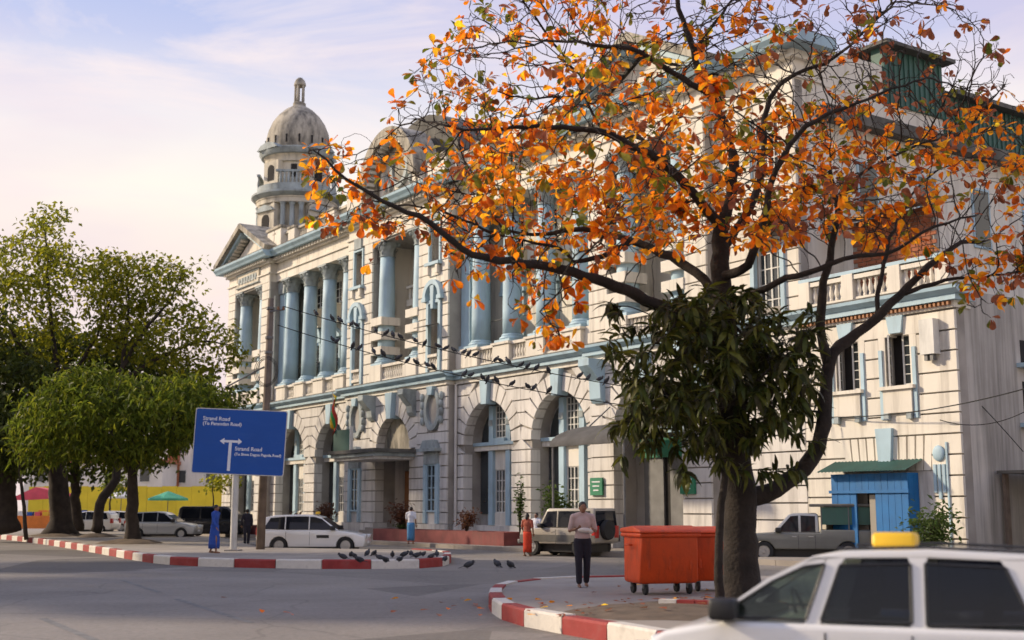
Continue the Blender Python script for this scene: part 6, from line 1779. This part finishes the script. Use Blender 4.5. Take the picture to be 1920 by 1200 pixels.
MB().lathe([(.13, 0), (.13, 2.2), (.12, ctr.z + hS * .42)], 14, 0, 0).build('post', MAT['steel'], sg, smooth=True, loc=(0, .02, 0))
bevel(MB().box(-.28, .28, -.26, .30, -.02, .06).build('post_foot', MAT['concrete'], sg), .02)
for dz in (-.8, .7): MB().box(-1.2, 1.2, -.10, -.075, ctr.z + dz - .05, ctr.z + dz + .05).build('cross_rail', MAT['steel'], sg)

# ------------------------------------------------------------------ wooden pole, wires, birds
gp = gnd(488, 1030, .24); 
top = at(508, 560, gp.y)
pole = empty('utility_pole', gp, 0, 'weathered wooden utility pole behind the blue sign', 'pole')
sh = top - gp
MB().tube([(0, 0, -.1), sh * .5, sh], [.17, .145, .11], 12).build('shaft', MAT['wood_pole'], pole, smooth='full')
for fz in (.78, .84, .96):
    c0 = sh * fz; MB().lathe([(.165, -.05), (.165, .05)], 12).build('band', MAT['grey_metal'], pole, loc=c0)
brk = MB().tube([sh * .945 + Vector((0, -.15, 0)), sh * .945 + Vector((.55, -.2, .06))], .035, 6).build('bracket', MAT['grey_metal'], pole)
for k in (0, 1): MB().lathe([(.05, 0), (.07, .05), (.04, .09), (.06, .13)], 8).build('insulator', MAT['brown_wood'], pole, loc=sh * .945 + Vector((.35 + .2 * k, -.19, .05)))
for k in range(3):
    pts = [sh * .70 + Vector((math.cos(a) * (.36 + .05 * k), -.24 - .05 * k, math.sin(a) * (.5 + .05 * k))) for a in [2 * math.pi * i / 20 for i in range(21)]]
    MB().tube(pts, .013, 5).build('cable_coil', MAT['wire'], pole)
MB().tube([sh * .72 + Vector((-.1, -.2, 0)), sh * .66 + Vector((-1.5, -.3, -.2))], .03, 6).build('side_arm', MAT['grey_metal'], pole)
pig = MB()
rt = Matrix.Rotation(R(-38), 3, 'Y')
pig.ball((0, 0, .10), (.115, .062, .068), 10, 7, rot=rt)
pig.ball((.085, 0, .195), (.036, .033, .036), 8, 6); pig.tube([(.07, 0, .13), (.083, 0, .185)], [.045, .032], 8)
pig.tube([(.115, 0, .195), (.148, 0, .188)], [.010, .002], 5)
pig.add([(-.05, -.032, .06), (-.05, .032, .06), (-.20, .028, -.045), (-.20, -.028, -.045), (-.05, -.03, .045), (-.05, .03, .045), (-.20, .026, -.055), (-.20, -.026, -.055)], [(0, 1, 2, 3), (7, 6, 5, 4), (0, 3, 7, 4), (1, 5, 6, 2), (3, 2, 6, 7)])
for s in (-1, 1): pig.ball((-.015, s * .05, .095), (.11, .018, .05), 8, 5, rot=rt); pig.tube([(.0, s * .022, .05), (.005, s * .022, 0)], .006, 4)
PIG = pig.mesh('pigeon', MAT['pigeon_grey'], 'full')
endA, endB = bw(24.3, -.25, 5.2), bw(24.8, -.25, 4.75)
rb = random.Random(4)
ORD = ['%d%s' % (i, 'th' if 10 < i < 14 else {1: 'st', 2: 'nd', 3: 'rd'}.get(i % 10, 'th')) for i in range(1, 40)]
def wire(name, a, b, sag, label, birds, bl, rad=.018):
    pts = []
    for i in range(41):
        t = i / 40; p = a.lerp(b, t); p.z -= sag * 4 * t * (1 - t); pts.append(p)
    o = MB().tube(pts, rad, 5).build(name, MAT['wire']); tag(o, label, 'cable', 'overhead wires')
    def sx(p): return 960 + FPX * p.x / (p.y * CP + (p.z - CAM_H) * SP)
    for bi, bx in enumerate(birds):
        for p, q in zip(pts, pts[1:]):
            if sx(p) <= bx <= sx(q):
                t = (bx - sx(p)) / (sx(q) - sx(p)); r_ = p.lerp(q, t)
                k = rb.uniform(.95, 1.2)
                ob = inst('pigeon', PIG, None, (r_.x, r_.y, r_.z + rad), (0, rb.uniform(-.2, .25), rb.choice((0, math.pi)) + rb.uniform(-1.1, 1.1)), (k, k, k))
                tag(ob, bl % ORD[bi], 'bird', 'pigeons on the wires'); break
w0 = gp + sh * .945
wire('overhead_wire', w0 + Vector((.55, -.2, .2)), endA, .55, 'upper overhead wire lined with pigeons across the facade', [592, 622, 637, 660, 668, 703, 724, 736, 751, 778, 797, 823, 836, 851, 870, 880, 891, 930, 939, 952, 977, 990, 1007, 1028, 1087, 1104, 1123, 1138, 1155], 'dark pigeon on the upper wire, %s counted from the wooden pole')
wire('overhead_wire', w0 + Vector((.35, -.2, -.55)), endB, .75, 'lower overhead wire lined with pigeons across the facade', [624, 632, 662, 675, 700, 718, 746, 765, 781, 802, 812, 872, 882, 905, 915, 930, 960, 990, 1002, 1030], 'dark pigeon on the lower wire, %s counted from the wooden pole')
wire('overhead_wire', bw(24.3, -.06, 5.0), bw(33, -1.0, 5.3), .25, 'slack cable running along the annex wall', [], '', .02)
wire('overhead_wire', bw(29.0, -.1, 6.7), bw(30.6, 2.2, 3.6), -.1, 'thin cable hanging down round the annex corner', [], '', .015)
wire('overhead_wire', bw(29.3, -.2, 4.6), bw(33, 1.0, 5.6), .6, 'looping cable beside the stained side wall', [], '', .015)
rg = random.Random(11)
for k in range(17):
    px_, py_ = 640 + 195 * (k + rg.uniform(.1, .9)) / 17, rg.uniform(1042, 1056)
    g_ = gnd(px_, py_, .24)
    s_ = rg.uniform(.95, 1.15)
    tag(inst('pigeon', PIG, None, g_ + Vector((0, 0, .0)), (0, rg.uniform(.1, .5), rg.uniform(0, 6.28)), (s_, s_, s_)), 'grey pigeon of the flock on the island tip, %s from the left' % ORD[k], 'bird', 'pigeons on the island')
for k, (px_, py_) in enumerate(((876, 1066), (933, 1064), (958, 1066))):
    tag(inst('pigeon', PIG, None, gnd(px_, py_), (0, .3, k * 2.1), (1.3, 1.3, 1.3)), ['pigeon on the road nearest the island tip', 'middle one of three pigeons on the open road', 'rightmost pigeon on the open road, before the off-roader'][k], 'bird', 'pigeons on the road')

# flag on the canopy
fb = bw(AX - 2.2, -2.9, 5.0)
fl = empty('flag_pole', fb, BA, 'hanging yellow, green and red flag on a short pole over the main entrance', 'flag')
MB().tube([(0, 0, 0), (-.15, -.2, 3.3)], .035, 8).build('pole', MAT['white_wood'], fl)
for k, m_ in enumerate(('flag_yellow', 'flag_green', 'flag_red')):
    mb = MB(); vs = []
    for i in range(9):
        z_ = 3.2 - i * .24
        for j in range(2):
            x_ = (k + j) * .17
            vs.append((-.12 + x_ * (1 - .05 * i) + .05 * math.sin(i * 1.1 + x_ * 6), -.2 + .16 * math.sin(x_ * 9 + i * .7) , z_ - x_ * .9))
    fs = [(i * 2, i * 2 + 1, i * 2 + 3, i * 2 + 2) for i in range(8)]
    o = mb.add(vs, fs).build('stripe', MAT[m_], fl, smooth='full'); o.modifiers.new('thick', 'SOLIDIFY').thickness = .01

# ------------------------------------------------------------------ shrubs
def bush(name, label, base, r, h, n, leaf, mat, seed, group=None, pot=False):
    rn = random.Random(seed); root = empty(name, base, 0, label, 'plant', group)
    st = MB()
    mb = MB()
    for k in range(14):
        a = rn.uniform(0, 6.28); e = Vector((math.cos(a) * r * rn.uniform(.2, .8), math.sin(a) * r * rn.uniform(.2, .8), h * rn.uniform(.6, .98)))
        st.tube([(0, 0, 0), e * .5 + Vector((0, 0, h * .12)), e], [.03, .018, .007], 4)
        for _ in range(n // 14):
            q = e * rn.uniform(.45, 1.05) + Vector((rn.gauss(0, r * .22), rn.gauss(0, r * .22), rn.gauss(0, h * .08)))
            L = leaf * rn.uniform(.6, 1.3); M_ = basis((rn.uniform(-1, 1), rn.uniform(-1, 1), rn.uniform(-.6, .6)), rn.uniform(-1, 1))
            mb.add([q + M_ @ Vector(v) for v in ((0, 0, 0), (L * .5, -L * .22, .02), (L, 0, -.1 * L), (L * .5, L * .22, .02))], [(0, 1, 2), (0, 2, 3)])
    st.build('stems', MAT['bark_far'], root)['kind'] = 'stuff'
    mb.build('foliage', MAT[mat], root)['kind'] = 'stuff'
    return root
bush('shrub', 'green shrub at the foot of the annex corner', bw(29.7, -1.6, .1), 1.0, 1.9, 900, .20, 'grass_leaf', 1)
bush('shrub', 'russet shrub left of the main steps', bw(AX - 4.2, -2.6, .6), .75, 1.5, 420, .22, 'rust_leaf', 2, 'shrubs along the facade')
bush('shrub', 'russet shrub right of the main steps under the oval niche', bw(AX + 5.0, -2.6, .6), .75, 1.5, 420, .22, 'rust_leaf', 3, 'shrubs along the facade')
bush('shrub', 'brown shrub before the first big arch right of the entrance', bw(4.6, -2.6, .6), .6, 1.1, 300, .2, 'rust_leaf', 4, 'shrubs along the facade')
bush('shrub', 'green shrub showing above the off-roader bonnet', bw(11.6, -2.4, .3), .8, 2.3, 600, .24, 'grass_leaf', 5, 'shrubs along the facade')
bush('shrub', 'thin green climber left of the second big arch', bw(8.9, -2.5, .5), .3, 2.7, 220, .2, 'grass_leaf', 6, 'shrubs along the facade')
bush('shrub', 'low green plant in the right planter', bw(-1.5, -2.6, .6), .5, .5, 160, .18, 'grass_leaf', 7, 'shrubs along the facade')
bush('shrub', 'low rusty plant in the left planter', bw(-14.5, -2.6, .6), .6, .9, 260, .2, 'rust_leaf', 8, 'shrubs along the facade')

# ------------------------------------------------------------------ yard at the far right
yd = empty('lean_to', bw(31.2, 2.0, 0), BA, 'dark sheet metal lean-to beside the annex side wall', 'shed')
for k in range(7): MB().box(k * .6 + .01, k * .6 + .59, 0, .05, 0, 2.9).build('sheet', MAT['grey_metal'], yd)
MB().box(-1.2, 5, -.4, 3.5, 2.902, 3.0).build('roof', MAT['roof_dark'], yd)
MB().box(-1.15, -1.05, -.2, .0, 0, 2.9).build('post', MAT['wood_pole'], yd)
nb = empty('neighbour_building', bw(36, 14, 0), BA, 'plain cream neighbouring block behind the annex', 'building')
MB().box(0, 14, 0, 12, 0, 12.5).build('wall', MAT['plaster'], nb); MB().box(-.3, 14.3, -.3, 12.3, 12.502, 12.8).build('roof', MAT['roof_dark'], nb)

# ------------------------------------------------------------------ far left street: yellow hoarding, stalls, white building
fw = empty('yellow_hoarding', at(50, 985, 112) * 1, 0, 'long bright yellow hoarding behind the parked cars', 'hoarding'); fw.location.z = 0
Lw = at(440, 985, 112).x - fw.location.x
for k in range(14): MB().box(Lw * k / 14 + .01, Lw * (k + 1) / 14 - .01, 0, .12, .1, 3.7 + .05 * (k % 2)).build('hoarding_panel', MAT['yellow_wall'], fw)
for k in range(5): MB().box(1 + k * .9, 1.8 + k * .9, -.05, -.005, .3, 1.6).build('poster', MAT[('orange_cloth', 'pink_cloth', 'white_cloth', 'orange_cloth', 'sign_blue')[k]], fw)
def block(name, label, x0, x1, ytop, Y, mat, d=10):
    a, b = at(x0, 985, Y), at(x1, 985, Y); zt = at(x0, ytop, Y).z
    r_ = empty(name, (a.x, Y, 0), 0, label, 'building'); w_ = b.x - a.x
    MB().box(0, w_, 0, d, 0, zt).build('wall', MAT[mat], r_); MB().box(-.3, w_ + .3, -.3, d + .3, zt + .002, zt + .35).build('roof', MAT['far_brown'], r_)
    n = max(2, int(w_ / 3.5))
    for i in range(n):
        for j in range(max(1, int(zt / 3.2))):
            cx = w_ * (i + .5) / n; z_ = 1.2 + j * 3.2
            if z_ + 1.5 < zt: 
                f_ = MB().box(cx - .6, cx + .6, -.06, .05, z_, z_ + 1.5).build('window', MAT['white_wood'], r_); MB().box(cx - .5, cx + .5, -.075, -.062, z_ + .1, z_ + 1.4).build('pane', MAT['glass'], f_)
    return r_
block('far_building', 'low white building beyond the yellow hoarding, seen under the tree crowns', 40, 300, 868, 128, 'far_white')
tbx = block('far_building', 'white building with brown pillar just left of the road sign', 308, 420, 760, 134, 'far_white')
MB().box(.2, 1.4, -.4, -.002, 0, 12).build('pillar', MAT['far_brown'], tbx)
def parasol(name, label, px_, py_, Y_, r_, mat, h=2.3):
    g_ = at(px_, py_, Y_); c = empty(name, (g_.x, g_.y, 0), 0, label, 'umbrella', 'street stall umbrellas')
    MB().tube([(0, 0, 0), (0, 0, h + .5)], .03, 8).build('pole', MAT['grey_metal'], c)
    mb = MB(); n = 8
    vs = [(0, 0, h + .55)] + [(r_ * math.cos(2 * math.pi * i / n), r_ * math.sin(2 * math.pi * i / n), h) for i in range(n)] + [(r_ * math.cos(2 * math.pi * i / n), r_ * math.sin(2 * math.pi * i / n), h - .15) for i in range(n)]
    mb.add(vs, [(0, 1 + i, 1 + (i + 1) % n) for i in range(n)] + [(1 + i, 9 + i, 9 + (i + 1) % n, 1 + (i + 1) % n) for i in range(n)])
    o = mb.build('canopy', MAT[mat], c); o.modifiers.new('thick', 'SOLIDIFY').thickness = .01
    # stall table under it
    MB().box(-r_ * .7, r_ * .7, -.3, .5, .75, .82).build('table_top', MAT['brown_wood'], c)
    for sx in (-1, 1):
        for sy in (-.25, .45): MB().box(sx * r_ * .62 - .03, sx * r_ * .62 + .03, sy - .03, sy + .03, 0, .749).build('leg', MAT['brown_wood'], c)
parasol('market_umbrella', 'green umbrella over a street stall behind the silver hatchback', 313, 985, 92, 1.5, 'green_cloth', 2.5)
parasol('market_umbrella', 'grey-white umbrella behind the leaning trunk', 225, 985, 98, 1.3, 'white_cloth', 2.7)
st_ = empty('market_stall', (at(72, 985, 96).x, 96, 0), 0, 'pink and orange draped stall between the thick trunks at far left', 'stall')
MB().prism([(-1.9, 2.4), (1.9, 2.6), (1.9, 2.9), (-.4, 3.4), (-1.9, 2.7)], 0, 1.8).build('canopy', MAT['pink_cloth'], st_)
MB().box(1.0, 1.85, -.02, .05, .4, 2.6).build('side_curtain', MAT['pink_cloth'], st_)
MB().box(-1.9, 1.0, .1, .8, .1, 1.2).build('counter', MAT['orange_cloth'], st_)
for x in (-1.88, 1.9): MB().box(x - .04, x + .04, .0, .08, 0, 2.5).build('post', MAT['white_wood'], st_)
for k in range(4): MB().box(-1.6 + k * .6, -1.2 + k * .6, .15, .6, 1.202, 1.5).build('goods', MAT[('white_cloth', 'sign_blue', 'pink_cloth', 'yellow')[k]], st_)
sup = MB().box(-60, -20, 60, 130, .002, .06)
yardg = MB().add([(-90, 76, .003), (-19.5, 76, .003), (-19.5, 150, .003), (-90, 150, .003)], [(0, 1, 2, 3)]).build('far_pavement', MAT['concrete']); tag(yardg, kind='structure')
# fallen leaves under the big tree
lf = MB(); rn = random.Random(8)
for k in range(150):
    x_, y_ = T0.location.x + rn.gauss(-.8, 2.6), T0.location.y + rn.gauss(.8, 2.0)
    L = rn.uniform(.10, .18); vs, fs = leaf_obovate(L, L * .55, rn.uniform(-.2, .2), .3); a = rn.uniform(0, 6.28)
    M_ = Matrix.Rotation(a, 3, 'Z') @ Matrix.Rotation(rn.uniform(-.3, .3), 3, 'X')
    dd = math.hypot((x_ - T0.location.x + .4) / 2.3, (y_ - T0.location.y - .4) / 1.85)
    z_ = .265 + (.15 * (1 - dd * dd) if dd < 1 else 0)
    if y_ < 18.4 and x_ < 3: continue
    lf.add([Vector((x_, y_, z_)) + M_ @ Vector(v) for v in vs], fs, rn.choice((0, 1, 1)))
o = lf.build('fallen_leaves', [MAT['leaf_orange'], MAT['leaf_brown']]); tag(o, 'dry brown leaves scattered on the ground under the big tree', 'leaves', kind='stuff')
